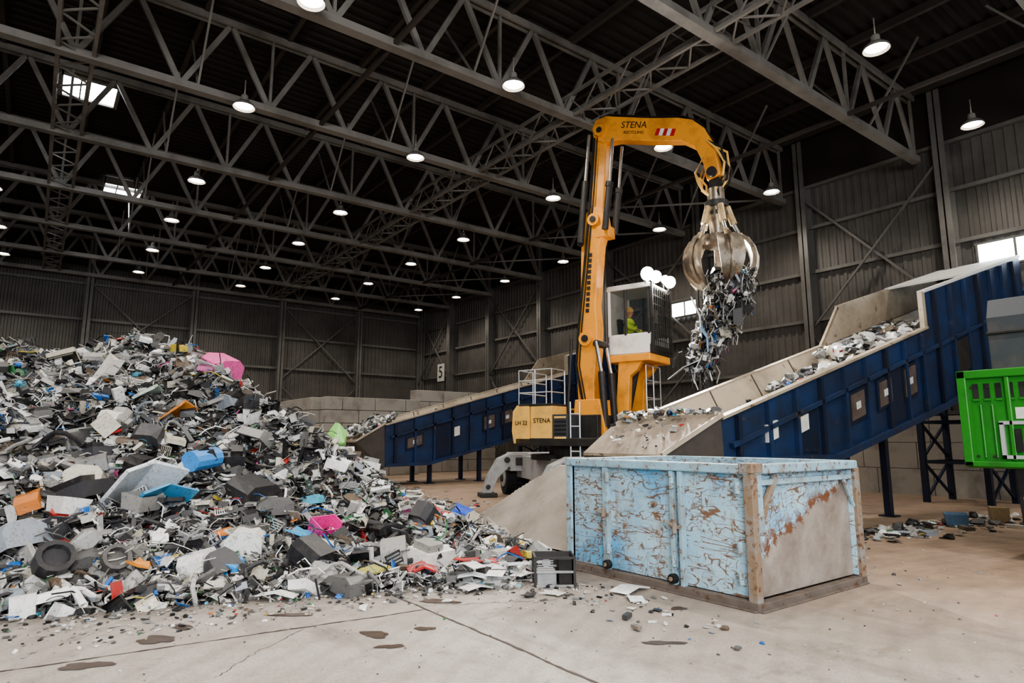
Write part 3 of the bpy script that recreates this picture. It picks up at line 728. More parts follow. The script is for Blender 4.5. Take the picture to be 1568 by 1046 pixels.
e=empty('computer_case',(5.12,6.02,0),math.radians(-35)); b=MB()
w,d,h=.46,.38,.34
for x in(-w/2,w/2):
    for y in(-d/2,d/2): b.bb((x-.015,y-.015,0),(x+.015,y+.015,h),'dark')
for z in(.015,h/2,h-.015):
    for y in(-d/2,d/2): b.bb((-w/2,y-.012,z-.012),(w/2,y+.012,z+.012),'grey' if z<.3 else 'dark')
    for x in(-w/2,w/2): b.bb((x-.012,-d/2,z-.012),(x+.012,d/2,z+.012),'dark')
b.bb((-w/2,d/2-.01,0),(w/2,d/2,h),'dark'); b.bb((w/2-.01,-d/2,0),(w/2,d/2,h),'dark')
b.bb((-.2,-.15,.02),(.02,.12,.16),'grey'); b.bb((.05,-.18,.03),(.2,.1,.3),'black'); b.cyl((-.1,-.19,.27),(-.1,-.15,.27),.05,'grey')
for i in range(5): b.bb((-.2,-.19,.19+i*.025),(-.02,-.18,.2+i*.025),'grey')
b.obj('frame',e)

# ------------------------------------------------------------------ container
e=empty('waste_container',(0,0,0)); 
x0,x1,y0,y1,z1=5.93,8.12,3.85,6.64,1.44
b=MB()
t=.05; zf=.10
b.bb((x0+.04,y0,zf),(x0+.04+t,y1,z1-.04),'cont')
b.bb((x1-t-.04,y0,zf),(x1-.04,y1,z1-.04),'cont'); b.bb((x0,y1-t-.04,zf),(x1,y1-.04,z1-.04),'cont')
b.obj('side_panels',e)
b=MB(); b.bb((x0+.05,y0+.05,zf),(x1-.05,y0+.05+t,z1-.04),'contd'); b.obj('end_panel',e)
b=MB(); b.bb((x0+.06,y0+.06,.1),(x1-.06,y1-.06,.18),'contin'); 
b.bb((x0+.1,y0+.11,.18),(x0+.12,y1-.1,z1-.1),'contin'); b.bb((x0+.1,y1-.13,.18),(x1-.1,y1-.11,z1-.1),'contin'); b.bb((x1-.12,y0+.11,.18),(x1-.1,y1-.1,z1-.1),'contin')
b.obj('inner_lining',e)
b=MB()
for a,c in(((x0,y0,z1),(x1,y0,z1)),((x0,y0,z1),(x0,y1,z1)),((x1,y0,z1),(x1,y1,z1)),((x0,y1,z1),(x1,y1,z1))):
    b.beam(Vector(a)+Vector((0,0,-.05)),Vector(c)+Vector((0,0,-.05)),.11,.1,'contr')
b.obj('top_rim',e,bevel=.015)
b=MB()
for yy,w in((y1-.04,.1),(5.92,.09),(4.86,.055),(4.74,.055)): b.bb((x0-.035,yy-w/2,.08),(x0+.04,yy+w/2,z1-.1),'contr')
b.bb((x0-.04,y0-.04,.02),(x0+.06,y0+.07,z1-.08),'rusty'); b.bb((x1-.06,y0-.045,.02),(x1+.05,y0+.07,z1-.08),'rusty')
b.bb((x0-.06,y0-.06,z1-.09),(x0+.14,y0+.1,z1+.012),'rusty')
b.obj('posts',e,bevel=.01)
b=MB()
b.bb((x0-.045,y0-.04,.0),(x0+.06,y1,.09),'rusty2'); b.bb((x0-.04,y0-.05,.0),(x1+.04,y0+.06,.08),'rusty2'); b.bb((x1-.06,y0,.0),(x1+.04,y1,.09),'rusty2')
b.bb((x0-.03,y0-.09,.0),(x1,y0,.02),'rusty2'); b.bb((x0-.08,y0-.03,.0),(x0,y1,.018),'rusty2')
b.obj('skid_rails',e,bevel=.008)
b=MB()
b.beam((x0+.06,y0-.0,.78),(x0+.46,y0-.0,z1-.13),.05,.07,'rusty'); b.bb((x0+.05,y0-.03,.75),(x0+.16,y0+.05,z1-.1),'contr')
b.bb((x0+.16,y0-.02,z1-.22),(x1-.1,y0+.04,z1-.16),'contr')
b.beam((x1-.32,y0,z1-.14),(x1-.06,y0,z1-.55),.03,.04,'contr')
for yy,z in((5.92,.78),(4.8,.74)):
    b.cyl((x0-.06,yy,z-.09),(x0-.06,yy,z+.06),.028,'rusty'); b.beam((x0-.07,yy,z),(x0-.09,yy+.13,z+.04),.03,.035,'rusty'); b.bb((x0-.06,yy-.07,z-.04),(x0-.03,yy+.07,z),'rusty')
for yy,z in((5.85,1.22),(4.83,1.2),(5.85,.35),(4.83,.35),(3.98,1.2),(3.98,.6),(3.98,.3)):
    b.cyl((x0-.05,yy,z-.06),(x0-.05,yy,z+.06),.03,'contr',n=8)
for yy in(5.86,4.84):
    b.cyl((x0-.10,yy,.16),(x0-.03,yy,.16),.055,'black',n=14); b.cyl((x0-.12,yy,.16),(x0-.1,yy,.16),.025,'rusty',n=10)
b.cyl((x0-.06,5.1,.95),(x0-.01,5.1,.95),.03,'rusty',n=8)
b.obj('fittings',e,bevel=.005)

# ------------------------------------------------------------------ material handler
A=math.radians(-71.8)
E=empty('material_handler',(11.45,12.67,0),A)
b=MB()
boomL=[(.36,2.0),(.30,3.2),(.28,4.1),(.36,4.7),(.44,5.3),(.48,6.6),(.50,7.2),(.60,7.7),(.86,7.9),(1.16,7.75),(1.22,7.35),(1.04,6.8),(.96,6.0),(.88,5.2),(.92,4.6),(.90,4.0),(.80,3.2),(.80,2.0)]
b.prism(boomL,-.20,.20,'orange')
b.prism([(.74,7.4),(.98,10.1),(1.32,10.15),(1.12,7.4)],-.14,.14,'orange')
b.obj('main_boom',E,bevel=.03)
b=MB()
stick=[(.88,10.12),(.98,10.34),(1.3,10.38),(1.6,10.27),(2.58,9.93),(3.3,9.72),(3.66,9.56),(3.95,9.25),(4.12,8.85),(4.22,8.4),(4.28,7.95),(3.95,7.88),(3.88,8.35),(3.70,8.82),(3.36,9.08),(2.55,9.30),(1.6,9.60),(1.2,9.62),(.92,9.8)]
b.prism(stick,-.18,.18,'orange'); b.obj('stick',E,bevel=.03)
b=MB()
for i in range(5): b.prism([(2.75+i*.1,9.58-i*.032),(2.85+i*.1,9.55-i*.032),(2.78+i*.1,9.38-i*.032),(2.68+i*.1,9.41-i*.032)],-.19,-.182,'red' if i%2==0 else 'white')
for i in range(11): b.bb((.60+i*.012,-.215,5.0+i*.15),(.70+i*.012,-.202,5.1+i*.15),'dark')
for (x,z,r) in((.60,4.3,.19),(.9,7.5,.17),(1.15,9.97,.16),(.58,2.3,.2),(4.1,8.05,.12),(.92,4.15,.09),(.5,6.9,.08)):
    b.cyl((x,-.28,z),(x,.28,z),r,'orange' if r>.15 else 'dark',n=18); b.cyl((x,-.31,z),(x,.31,z),r*.5,'dark',n=14)
for yy in(-.28,.28):
    b.cyl((1.26,yy,7.15),(1.42,yy,8.35),.085,'dark'); b.cyl((1.42,yy,8.35),(1.54,yy,9.6),.045,'chrome'); b.cyl((1.40,yy,8.3),(1.43,yy,8.42),.105,'dark')
    b.cyl((.52,yy,6.9),(.70,yy,8.6),.09,'dark'); b.cyl((.70,yy,8.6),(.84,yy,9.9),.05,'chrome')
    b.cyl((1.15,yy,2.0),(1.06,yy,3.4),.09,'dark'); b.cyl((1.06,yy,3.4),(.92,yy,4.2),.05,'chrome')
    b.cyl((.08,yy*1.3,2.0),(.25,yy*1.3,4.3),.04,'dark')
b.bb((.95,-.22,7.0),(1.3,.22,7.3),'orange')
b.obj('boom_cylinders',E,smooth=True)
b=MB()
for i,(dx,yy) in enumerate(((0,-.24),(.06,-.22),(.1,.24),(-.03,-.26))):
    b.tube([(.55+dx,yy,2.4),(.33+dx,yy,3.6),(.42+dx,yy,4.6),(.62+dx,yy,6.2),(.85+dx,yy,8.2),(1.0+dx,yy,9.8)],.018,'black')
for i,yy in enumerate((-.1,0,.1)): b.tube([(1.0,yy,10.0),(1.1,yy,10.42),(1.4,yy,10.42),(2.6,yy,9.98),(3.4,yy,9.76),(3.8,yy,9.5),(4.1,yy,9.0)],.018,'black')
for i in range(5):
    a=i*1.25; yy=.22*math.cos(a); 
    b.tube([(4.0,yy,8.9),(4.3+.1*math.sin(a),yy*1.4,8.6),(4.42,yy*1.5,8.2),(4.36,yy*1.3,7.9),(4.2,yy,7.65),(4.15+.1*math.sin(a),yy*.8,7.45)],.028,'orange2' if i%2 else 'black')
    b.tube([(3.9,yy,8.5),(3.7,yy*1.4,8.1),(3.66+.05*i,yy*1.5,7.85),(3.85,yy*1.2,7.65),(4.0,yy*.7,7.5)],.026,'orange2')
b.obj('hydraulic_hoses',E,smooth=True)
b=MB()
b.bb((3.98,-.12,7.62),(4.22,.12,8.05),'dark'); b.cyl((4.1,0,7.35),(4.1,0,7.68),.2,'grab',n=20); b.cyl((4.1,0,7.2),(4.1,0,7.35),.28,'dark',n=20)
b.cyl((4.1,0,6.35),(4.1,0,7.2),.16,'grab',.22,n=16); b.cyl((4.1,0,6.25),(4.1,0,6.5),.34,'grab',n=20)
nt_=5
for i in range(nt_):
    a=2*math.pi*i/nt_+.35; ca,sa=math.cos(a),math.sin(a)
    P=lambda r,z,w=0: (4.1+r*ca-w*sa, r*sa+w*ca, z)
    b.cyl(P(.24,7.2),P(.38,6.75),.085,'armtan'); b.cyl(P(.38,6.75),P(.52,6.42),.045,'chrome'); b.cyl(P(.48,6.5),P(.56,6.34),.08,'armtan')
    b.cyl(P(.2,7.05,-.1),P(.2,7.05,.1),.05,'dark'); b.cyl(P(.5,6.38,-.12),P(.5,6.38,.12),.06,'dark')
    arc=[(.30,6.45,.10),(.46,6.46,.20),(.64,6.36,.28),(.76,6.16,.31),(.82,5.92,.31),(.80,5.70,.28),(.73,5.50,.23),(.60,5.34,.16),(.43,5.22,.09),(.26,5.16,.03)]
    vs=[];fs=[]
    for k,(r,z,w) in enumerate(arc):
        nx_=arc[min(k+1,len(arc)-1)]; pv=arc[max(k-1,0)]; tr,tz=nx_[0]-pv[0],nx_[1]-pv[1]; l=math.hypot(tr,tz); nr,nz=-tz/l,tr/l
        th=.035
        vs+=[P(r,z,-w),P(r-nr*th,z-nz*th,0),P(r,z,w),P(r-nr*.09,z-nz*.09,w*.9),P(r-nr*(.09+th),z-nz*(.09+th),0),P(r-nr*.09,z-nz*.09,-w*.9)]
    for k in range(len(arc)-1):
        for j in range(6): q=(j+1)%6; fs.append((6*k+j,6*k+q,6*k+6+q,6*k+6+j))
    fs+= [tuple(range(6)),tuple(6*(len(arc)-1)+j for j in range(6))]
    b.add(vs,fs,'grab')
    vs=[];fs=[]
    for k,(r,z,w) in enumerate(arc[1:8]):
        k0=k+1; nx_=arc[k0+1];pv=arc[k0-1]; tr,tz=nx_[0]-pv[0],nx_[1]-pv[1]; l=math.hypot(tr,tz); nr,nz=-tz/l,tr/l
        sg=1 if (nr*(r)+nz*(z-5.8))>0 else -1
        vs+=[P(r,z,-.03),P(r,z,.03),P(r+sg*nr*.08,z+sg*nz*.08,.03),P(r+sg*nr*.08,z+sg*nz*.08,-.03)]
    for k in range(6):
        for j in range(4): q=(j+1)%4; fs.append((4*k+j,4*k+q,4*k+4+q,4*k+4+j))
    fs+=[(0,1,2,3),(24,25,26,27)]; b.add(vs,fs,'grab')
b.obj('orange_peel_grab',E,smooth=True)
sc=Scrap()
def ldadd(kind,n,smin,smax,asp,vert,jit=.06,mats=None):
    u=rng.random(n)**1.05; z=5.55-u*2.3; cxx=4.3-.85*np.clip((5.0-z)/1.8,0,1); rad=.62-.34*u
    a=rng.uniform(0,6.28,n); r=rad*np.sqrt(rng.random(n)); pos=np.stack([cxx+r*np.cos(a)*1.0,r*np.sin(a),z],-1)
    sz=smin*(smax/smin)**rng.random(n); size=sz[:,None]*np.array(asp)[None]*rng.uniform(.7,1.3,(n,3))
    R=rotmats(n,vert); 
    if mats=='v':
        Rv=np.array(Matrix.Rotation(math.radians(75),3,'Y')); R=R@Rv[None]
    c=colors(n)*.85; sc.add(kind,pos,size,R,c,jit)
ldadd('wire',420,.25,.8,(1,1,1),.35,mats='v'); ldadd('box',420,.12,.5,(1,.10,.05),.4,.01,mats='v'); ldadd('shard',480,.1,.32,(1,.6,.2),.9)
ldadd('chunk',380,.05,.15,(1,1,1),1); ldadd('box',260,.08,.24,(1,.6,.3),1); ldadd('shell',110,.16,.34,(1,.7,.4),1); ldadd('hose',30,.3,.7,(1,1,1),.5,mats='v')
def onel(kind,p,s,rgb,rz,rx,ry):
    R=(Matrix.Rotation(rz,3,'Z')@Matrix.Rotation(rx,3,'X')@Matrix.Rotation(ry,3,'Y')); sc.add(kind,np.array([p],float),np.array([s],float),np.array(R)[None],np.array([lin(*rgb)[:3]]),.02)
onel('plate',(3.62,-.3,4.5),(1.0,.36,.2),(224,230,232),.2,0,1.35); onel('plate',(3.25,-.2,3.35),(.9,.42,.15),(226,228,228),.1,.2,-.5); onel('plate',(3.8,-.4,4.0),(.6,.3,.2),(160,194,224),.2,.3,1.3)
onel('plate',(3.0,-.1,3.6),(.4,.3,.15),(60,60,62),.1,.2,-1.1); onel('tray',(4.65,-.1,4.7),(.4,.3,.2),(44,44,46),.2,.3,.6); onel('tray',(4.55,-.3,4.45),(.4,.3,.2),(90,90,92),.2,.3,1.6)
sc.obj('grabbed_scrap_load',E)
b=MB()
b.bb((-.95,-1.25,1.52),(1.85,1.45,1.72),'dark'); b.bb((-.2,-.6,1.7),(1.1,.6,2.3),'dark')
b.prism([(.25,1.7),(1.25,1.7),(1.05,2.7),(.35,2.7)],-.42,-.26,'orange'); b.prism([(.25,1.7),(1.25,1.7),(1.05,2.7),(.35,2.7)],.26,.42,'orange')
b.cyl((0.3,0,1.2),(.3,0,1.52),.85,'dark',n=30)
b.obj('slewing_platform',E,bevel=.02)
b=MB()
b.prism([(-1.0,1.58),(-1.06,1.9),(-1.03,2.4),(-.9,2.55),(-.52,2.55),(-.5,1.58)],-1.25,1.25,'orange2')
b.bb((-.48,-1.24,1.6),(.15,-.5,2.52),'orange2'); b.bb((.17,-1.24,1.62),(.60,-.6,2.30),'dgrey')
b.bb((-.84,-1.25,2.52),(.14,-.5,2.58),'dark')
for i in range(6): b.bb((.22,-1.255,1.70+i*.1),(.56,-1.24,1.75+i*.1),'orange2' if i in(0,5) else 'black')
b.bb((-.5,-.5,1.6),(.1,1.25,2.45),'dark')
b.obj('engine_housing',E,bevel=.04)
b=MB()
def rail(x0_,y0_,x1_,y1_,zb_,h):
    n=max(1,int(math.hypot(x1_-x0_,y1_-y0_)/.45))
    for i in range(n+1):
        x=x0_+(x1_-x0_)*i/n;y=y0_+(y1_-y0_)*i/n; b.cyl((x,y,zb_),(x,y,zb_+h),.016,'silver',n=6)
    for z in(.35,.7,1): b.cyl((x0_,y0_,zb_+h*z),(x1_,y1_,zb_+h*z),.016,'silver',n=6)
rail(-.9,-1.15,.1,-1.15,2.56,.9); rail(-.9,-1.15,-.9,.2,2.56,.9); rail(.1,-1.15,.1,-.5,2.56,.9)
for i in range(5): b.cyl((.66,-1.2,1.1+i*.3),(.92,-1.2,1.1+i*.3),.018,'silver',n=6)
for x in(.66,.92): b.cyl((x,-1.2,.9),(x,-1.2,2.6),.018,'silver',n=6)
rail(.9,1.55,1.9,1.55,2.3,1.3); rail(1.9,.6,1.9,1.55,2.3,1.3)
b.obj('guard_rails',E)
b=MB()
rz_=[(.95,1.75),(1.15,2.6),(1.25,3.75),(1.95,3.75),(1.75,3.45),(1.55,3.3),(1.5,2.6),(1.45,1.75)]
b.prism(rz_,.35,.55,'orange'); b.prism(rz_,1.3,1.5,'orange')
b.bb((.95,.3,3.68),(2.15,1.7,3.88),'orange'); b.cyl((1.1,.95,1.9),(1.5,.95,3.6),.08,'dark')
b.cyl((1.05,.6,1.8),(1.35,.6,3.5),.06,'dark'); b.bb((1.0,.55,1.7),(1.5,1.3,2.2),'dark')
b.obj('cab_riser',E,bevel=.02)
CX0,CX1,CY0,CY1,CZ0,CZ1=.95,2.12,.4,1.66,3.88,5.72
b=MB()
dp=[(CX0,CZ0),(CX1,CZ0),(CX1+.03,CZ0+.55),(CX0,CZ0+.55)]
b.prism(dp,CY0,CY0+.05,'white'); b.prism(dp,CY1-.05,CY1,'white')
b.bb((CX0,CY0,CZ0),(CX0+.06,CY1,CZ1-.1),'white'); b.bb((CX0,CY0,CZ0-.02),(CX1,CY1,CZ0+.05),'dark')
b.bb((CX1-.02,CY0,CZ0),(CX1+.03,CY1,CZ0+.25),'dark')
b.prism([(CX0-.03,CZ1-.1),(CX1+.08,CZ1-.1),(CX1+.02,CZ1+.04),(CX0,CZ1+.04)],CY0-.03,CY1+.03,'ltgrey')
for x in(CX0+.03,CX0+.5,CX1-.02):
    for y in(CY0+.025,CY1-.025): b.bb((x-.04,y-.03,CZ0+.5),(x+.04,y+.03,CZ1-.08),'white' if x<CX0+.1 else 'dark')
b.obj('cab_shell',E,bevel=.02)
b=MB()
for y in(CY0+.02,CY1-.02): b.bb((CX0+.08,y-.006,CZ0+.55),(CX1-.05,y+.006,CZ1-.1),'glass')
b.bb((CX1+.0,CY0+.05,CZ0+.25),(CX1+.012,CY1-.05,CZ1-.1),'glass'); b.obj('cab_windows',E)
b=MB()
for i in range(9): y=CY0+.05+i*(CY1-CY0-.1)/8; b.bb((CX1+.09,y-.008,CZ0+.1),(CX1+.11,y+.008,CZ1-.05),'dark')
for i in range(8): z=CZ0+.12+i*.235; b.bb((CX1+.08,CY0,z-.008),(CX1+.11,CY1,z+.008),'dark')
b.bb((CX1+.05,CY0-.02,CZ0),(CX1+.12,CY0+.02,CZ1),'dark'); b.bb((CX1+.05,CY1-.02,CZ0),(CX1+.12,CY1+.02,CZ1),'dark')
b.beam((CX1,CY0,CZ0+.9),(CX1+.3,CY0-.15,CZ0+.9),.02,.02,'dark'); b.bb((CX1+.25,CY0-.28,CZ0+.7),(CX1+.28,CY0-.08,CZ0+1.05),'dark')
b.obj('cab_guard',E)
b=MB()
fls=[(CX1+.0,CY0-.02,.19),(CX1+.06,CY0+.40,.17),(CX1+.14,CY1-.42,.12),(CX1+.14,CY1-.06,.17)]
fd=Vector((.72,-.64,-.26)).normalized()
for x,y,r in fls:
    c=Vector((x,y,CZ1+.24)); b.cyl(c-fd*.12,c,r*.7,'dark',r,n=18); b.cyl(c,c+fd*.012,r*.94,'flood',n=18); b.bb((x-.08,y-.02,CZ1),(x-.04,y+.02,CZ1+.2),'dark')
b.obj('work_lights',E)
for (x,y,r) in fls[::3]:
    l=bpy.data.lights.new('work_light_beam','SPOT'); l.energy=1600; l.spot_size=math.radians(125); l.spot_blend=.7; l.shadow_soft_size=.1; l.color=(1,.97,.92)
    o=bpy.data.objects.new('work_light_beam',l); col.objects.link(o); o.parent=E; o.location=Vector((x,y,CZ1+.24))+fd*.06; o.rotation_euler=fd.to_track_quat('-Z','Y').to_euler()
b=MB()
b.bb((1.15,.8,CZ0+.3),(1.6,1.25,CZ0+.42),'black'); b.prism([(1.08,CZ0+.35),(1.2,CZ0+.35),(1.12,CZ0+1.05),(1.0,CZ0+1.05)],.8,1.25,'black'); b.bb((1.2,.9,CZ0+.05),(1.5,1.15,CZ0+.3),'dark')
b.bb((1.5,.68,CZ0+.5),(1.62,.74,CZ0+.62),'dark'); b.bb((1.85,.8,CZ0+.2),(1.95,1.2,CZ0+.85),'dark'); b.obj('operator_seat',E,bevel=.02)
text('STENA',.25,E,(2.12,-.185,9.86),(math.radians(90),math.radians(16),0),'dark'); text('RECYCLING',.11,E,(2.1,-.185,9.66),(math.radians(90),math.radians(16),0),'dark')
text('STENA',.17,E,(-.14,-1.25,2.15),(math.radians(90),0,0),'dark'); text('LH 22',.15,E,(-.76,-1.26,2.1),(math.radians(90),0,0),'dark')
U=empty('undercarriage',(0,0,0),0); U.parent=E; U.rotation_euler=(0,0,math.radians(67)-A)
b=MB()
b.prism([(-2.3,.55),(-2.5,.95),(-1.6,1.2),(3.3,1.2),(4.1,1.0),(4.0,.55)],-.7,.7,'grey')
b.prism([(2.55,.75),(2.5,1.25),(3.1,1.3),(3.1,.75)],-1.05,1.05,'grey')
b.prism([(-2.6,.5),(-2.7,1.15),(-2.3,1.2),(-2.2,.5)],-1.0,1.0,'grey')
for yy in(-.5,-.2,.1,.4): b.cyl((2.47,yy,1.02),(2.5,yy,1.02),.05,'dark',n=10)
b.bb((2.46,-.9,.92),(2.5,-.62,1.15),'dark'); b.bb((2.46,.62,.92),(2.5,.9,1.15),'dark')
b.cyl((.3,0,1.15),(.3,0,1.3),1.0,'dark',n=26)
b.obj('chassis',U,bevel=.03)
b=MB()
for xx in(2.75,-2.55):
    for s in(-1,1):
        arm=[(.5,1.3),(1.0,1.3),(1.4,1.12),(1.7,.62),(1.86,.12),(1.6,.12),(1.42,.55),(1.1,.86),(.8,.9),(.5,.85)]
        vs=[(xx-.2,s*a,z) for a,z in arm]+[(xx+.2,s*a,z) for a,z in arm]; n=len(arm)
        b.add(vs,[(i,(i+1)%n,n+(i+1)%n,n+i) for i in range(n)]+[tuple(range(n)),tuple(range(n,2*n))],'grey')
        b.bb((xx-.3,s*1.7-.25,0),(xx+.3,s*1.7+.25,.12),'dark'); b.cyl((xx-.24,s*1.15,1.08),(xx+.24,s*1.15,1.08),.09,'dark'); b.cyl((xx-.24,s*.7,1.1),(xx+.24,s*.7,1.1),.06,'dark'); b.cyl((xx-.24,s*1.72,.3),(xx+.24,s*1.72,.3),.07,'dark')
b.obj('outriggers',U,bevel=.02)
for xx in(3.6,-1.4):
    b=MB()
    for s in(-1,1):
        for yy in(.45,.85):
            b.cyl((xx,s*(yy-.16),.5),(xx,s*(yy+.16),.5),.48,'black',n=28)
        b.cyl((xx,s*.9,.5),(xx,s*1.05,.5),.27,'grey',n=20); b.cyl((xx,s*1.0,.5),(xx,s*1.1,.5),.12,'dark',n=12)
        for i in range(24):
            t=2*math.pi*i/24; b.box((xx+.48*math.cos(t),s*.65,.5+.48*math.sin(t)),(.05,.7,.07),'black',Matrix.Rotation(-t,3,'Y'))
    b.obj('wheels',U)

OP=empty('machine_operator',(0,0,0),0); OP.parent=E; OP.location=(1.33,.86,CZ0+.46)
def skin(name,verts,edges,radii,mat,parent,root=0,sub=2):
    me=bpy.data.meshes.new(name); me.from_pydata(verts,edges,[]); o=bpy.data.objects.new(name,me); col.objects.link(o); o.parent=parent
    sk=o.modifiers.new('skin','SKIN')
    for i,r in enumerate(radii): me.skin_vertices[0].data[i].radius=(r,r) if not isinstance(r,tuple) else r
    me.skin_vertices[0].data[root].use_root=True
    sb=o.modifiers.new('sub','SUBSURF'); sb.levels=sub; sb.render_levels=sub; me.materials.append(M[mat]); sk.use_smooth_shade=True; return o
try:
    skin('torso_and_arms',[(0,0,.05),(.0,0,.25),(.02,0,.42),(.03,0,.52),(.04,0,.6),(.02,-.18,.48),(.12,-.24,.28),(.3,-.2,.22),(.02,.18,.48),(.12,.24,.28),(.3,.2,.22)],
      [(0,1),(1,2),(2,3),(3,4),(3,5),(5,6),(6,7),(3,8),(8,9),(9,10)],[(.16,.13),(.15,.12),(.17,.12),(.13,.1),.055,.07,.055,.042,.07,.055,.042],'hivis',OP)
    skin('legs',[(0,0,.06),(.02,-.1,.06),(.42,-.13,.08),(.5,-.13,-.34),(.62,-.13,-.37),(.02,.1,.06),(.42,.13,.08),(.5,.13,-.34),(.62,.13,-.37)],
      [(0,1),(1,2),(2,3),(3,4),(0,5),(5,6),(6,7),(7,8)],[.11,.09,.065,.045,.04,.09,.065,.045,.04],'trous',OP)
    for s in(-1,1):
        skin('hand',[(0.3,s*.2,.22),(.36,s*.195,.22),(.42,s*.195,.215)],[(0,1),(1,2)],[(.03,.03),(.035,.02),(.03,.016)],'skin',OP,0,1)
        for k in range(4): skin('finger_%d'%(k+1),[(.41,s*.195+(k-1.5)*.017,.215),(.455-.006*abs(k-1.5),s*.195+(k-1.5)*.018,.21),(.47-.006*abs(k-1.5),s*.195+(k-1.5)*.018,.185)],[(0,1),(1,2)],[.009,.008,.007],'skin',OP,0,1)
        skin('thumb',[(.35,s*.17,.215),(.385,s*.145,.2),(.415,s*.145,.19)],[(0,1),(1,2)],[.012,.010,.008],'skin',OP,0,1)
    skin('head',[(.04,0,.58),(.05,0,.66),(.055,0,.74),(.05,0,.80)],[(0,1),(1,2),(2,3)],[.05,(.07,.075),(.085,.09),(.06,.065)],'skin',OP)
    b=MB(); b.prism([(.13,.73),(.165,.70),(.13,.69)],-.012,.012,'skin'); 
    for s in(-1,1): b.box((.13,s*.032,.75),(.012,.02,.01),'black'); b.box((.05,s*.088,.72),(.03,.012,.05),'skin')
    b.box((.128,0,.665),(.01,.04,.008),'red')
    b.rev([(.0,.16),(.06,.14),(.1,.08),(.105,.0),(.10,.0),(.02,.1)],(.04,0,.75),'orange2',18); b.obj('face_and_helmet',OP)
except Exception as ex: print('person',ex)

# ------------------------------------------------------------------ green shredder at right
E3=empty('mobile_shredder',(11.1,0,0),0)
b=MB(); b.bb((0,.6,1.28),(3.6,3.6,2.66),'green'); b.bb((-.06,.6,1.3),(0,3.62,1.38),'green'); b.bb((-.06,.6,2.58),(0,3.62,2.7),'green'); b.bb((-.06,3.5,1.3),(.02,3.62,2.7),'green'); b.bb((-.05,2.98,1.4),(0,3.04,2.58),'green')
for q in (3.2,3.34): b.bb((-.03,q,1.42),(0,q+.03,2.2),'green')
b.obj('engine_cover',E3,bevel=.03)
b=MB()
for i in range(9):
    yy=3.44-i*.14
    b.bb((-.012,yy-.07,2.28),(.0,yy,2.50),'black'); b.bb((-.03,yy-.08,2.25),(.0,yy+.005,2.28),'green')
b.bb((-.05,2.2,1.9),(0,3.15,1.95),'silver'); b.bb((-.05,3.10,1.42),(0,3.15,1.93),'silver'); b.bb((-.05,2.2,1.42),(0,3.15,1.47),'silver')
b.bb((-.07,2.90,1.52),(-.03,2.97,1.84),'black'); b.bb((-.02,2.65,1.98),(-.0,2.95,2.14),'ltgrey')
for z in(1.45,2.45):
    for yy in(3.25,3.45): b.cyl((-.02,yy,z),(0,yy,z),.02,'dark',n=8)
b.bb((-.04,.7,1.6),(0,.9,2.3),'black')
b.obj('vents_and_doors',E3)
b=MB(); b.prism([(.6,2.66),(.6,3.55),(.75,3.85),(3.2,3.95),(3.2,2.66)],.6,3.35,'dgrey'); b.bb((.57,2.7,2.9),(.6,2.75,3.3),'dark'); b.bb((.56,.6,3.28),(.62,3.36,3.33),'dark'); b.obj('hopper_hood',E3,bevel=.03)
b=MB(); b.bb((.3,.8,.75),(3.4,2.7,1.28),'black')
b.prism([(.0,1.28),(.15,.2),(.3,0),(.75,0),(.9,.4),(.9,1.28)],2.75,3.05,'black')
for xx in(1.2,2.2):
    b.cyl((xx,2.55,.5),(xx,2.9,.5),.5,'black',n=26); b.cyl((xx,2.88,.5),(xx,2.92,.5),.25,'grey',n=18)
    b.cyl((xx,.9,.5),(xx,1.2,.5),.5,'black',n=26)
b.bb((.05,.8,.85),(.3,3.0,1.05),'orange2'); b.obj('chassis',E3,bevel=.02)

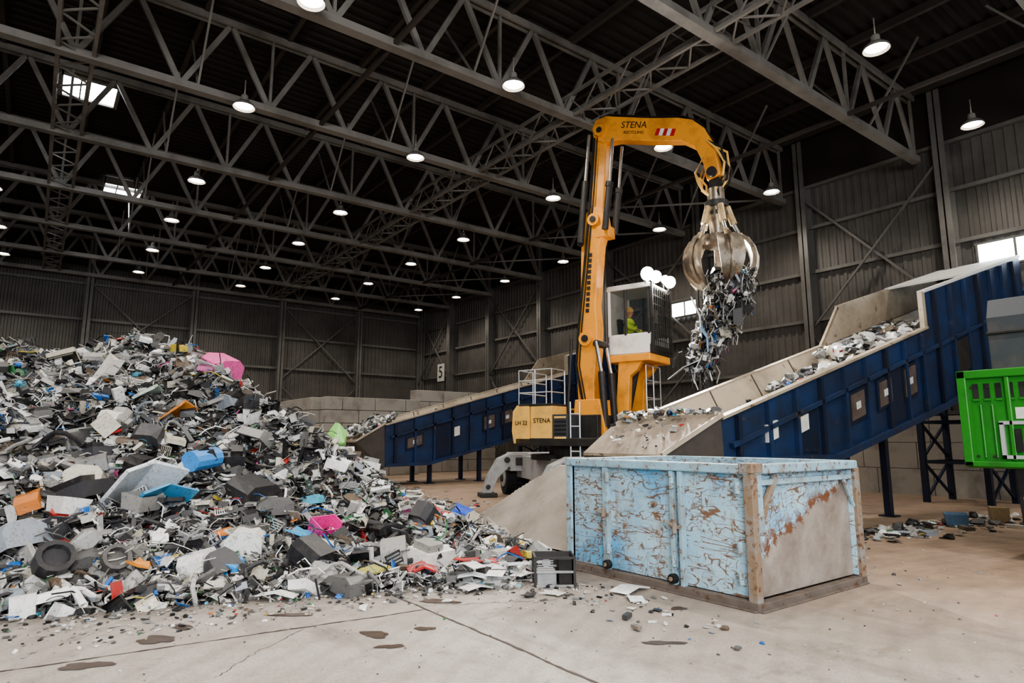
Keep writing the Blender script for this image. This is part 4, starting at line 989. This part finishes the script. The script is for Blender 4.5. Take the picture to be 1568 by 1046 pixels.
def onconv(n,T,s0,s1,w0,w1,dz,smin,smax):
    for kind,fr,asp in(('shard',.3,(1,.6,.25)),('box',.2,(1,.6,.3)),('chunk',.2,(1,1,.7)),('wire',.12,(1,1,.8)),('shell',.18,(1,.7,.5))):
        m=int(n*fr); s=rng.uniform(s0,s1,m); w=rng.uniform(w0,w1,m); sz=smin*(smax/smin)**rng.random(m)
        z=np.array([T(q) for q in s])+dz+rng.uniform(0,.12,m)
        sc.add(kind,np.stack([s,w,z],-1),sz[:,None]*np.array(asp)[None]*rng.uniform(.7,1.3,(m,3)),rotmats(m,.7),colors(m)*1.1,.08)
sc=Scrap()
onconv(600,T1,3.6,9.8,.35,1.75,-.42,.08,.36)
onconv(420,T1,5.4,9.2,.5,1.7,-.12,.10,.34)
onconv(120,T1,0,3.6,.35,1.75,-.52,.05,.2)
onconv(60,lambda s:2.06+s*.65,-.85,-.1,.55,2.2,.02,.03,.14)
onconv(110,lambda s:2.05,-.12,.1,.0,2.2,.05,.04,.2)
sc.obj('scrap_load',e1)
sc=Scrap()
onconv(240,T2,0,9,.3,1.8,-.3,.08,.35)
onconv(320,lambda s:2.15+s*.5,-.9,.6,.1,2.3,.08,.1,.34)
sc.obj('scrap_load',e2)

# ------------------------------------------------------------------ light
w=bpy.data.worlds.new('world'); scene.world=w; w.use_nodes=True
bg=w.node_tree.nodes['Background']; bg.inputs[0].default_value=(.84,.90,1.0,1); bg.inputs[1].default_value=.8
def area(name,loc,target,sx,sy,e,c):
    l=bpy.data.lights.new(name,'AREA'); l.shape='RECTANGLE'; l.size=sx; l.size_y=sy; l.energy=e; l.color=c
    o=bpy.data.objects.new(name,l); col.objects.link(o); o.location=loc; d=Vector(target)-Vector(loc); o.rotation_euler=d.to_track_quat('-Z','Y').to_euler(); return o
area('gate_daylight',(-5,-8,6),(5,10,1.0),6,4.5,1800,(.95,.97,1.0))

cam=bpy.data.cameras.new('camera'); cam.lens=22.3; cam.sensor_width=36; cam.clip_end=300
co=bpy.data.objects.new('camera',cam); col.objects.link(co); co.location=(0,0,1.7); co.rotation_euler=(math.radians(98.72),0,math.radians(-36.8)); scene.camera=co
scene.view_settings.view_transform='AgX'
try: scene.view_settings.look='AgX - Medium High Contrast'
except Exception: pass
scene.view_settings.exposure=0.45
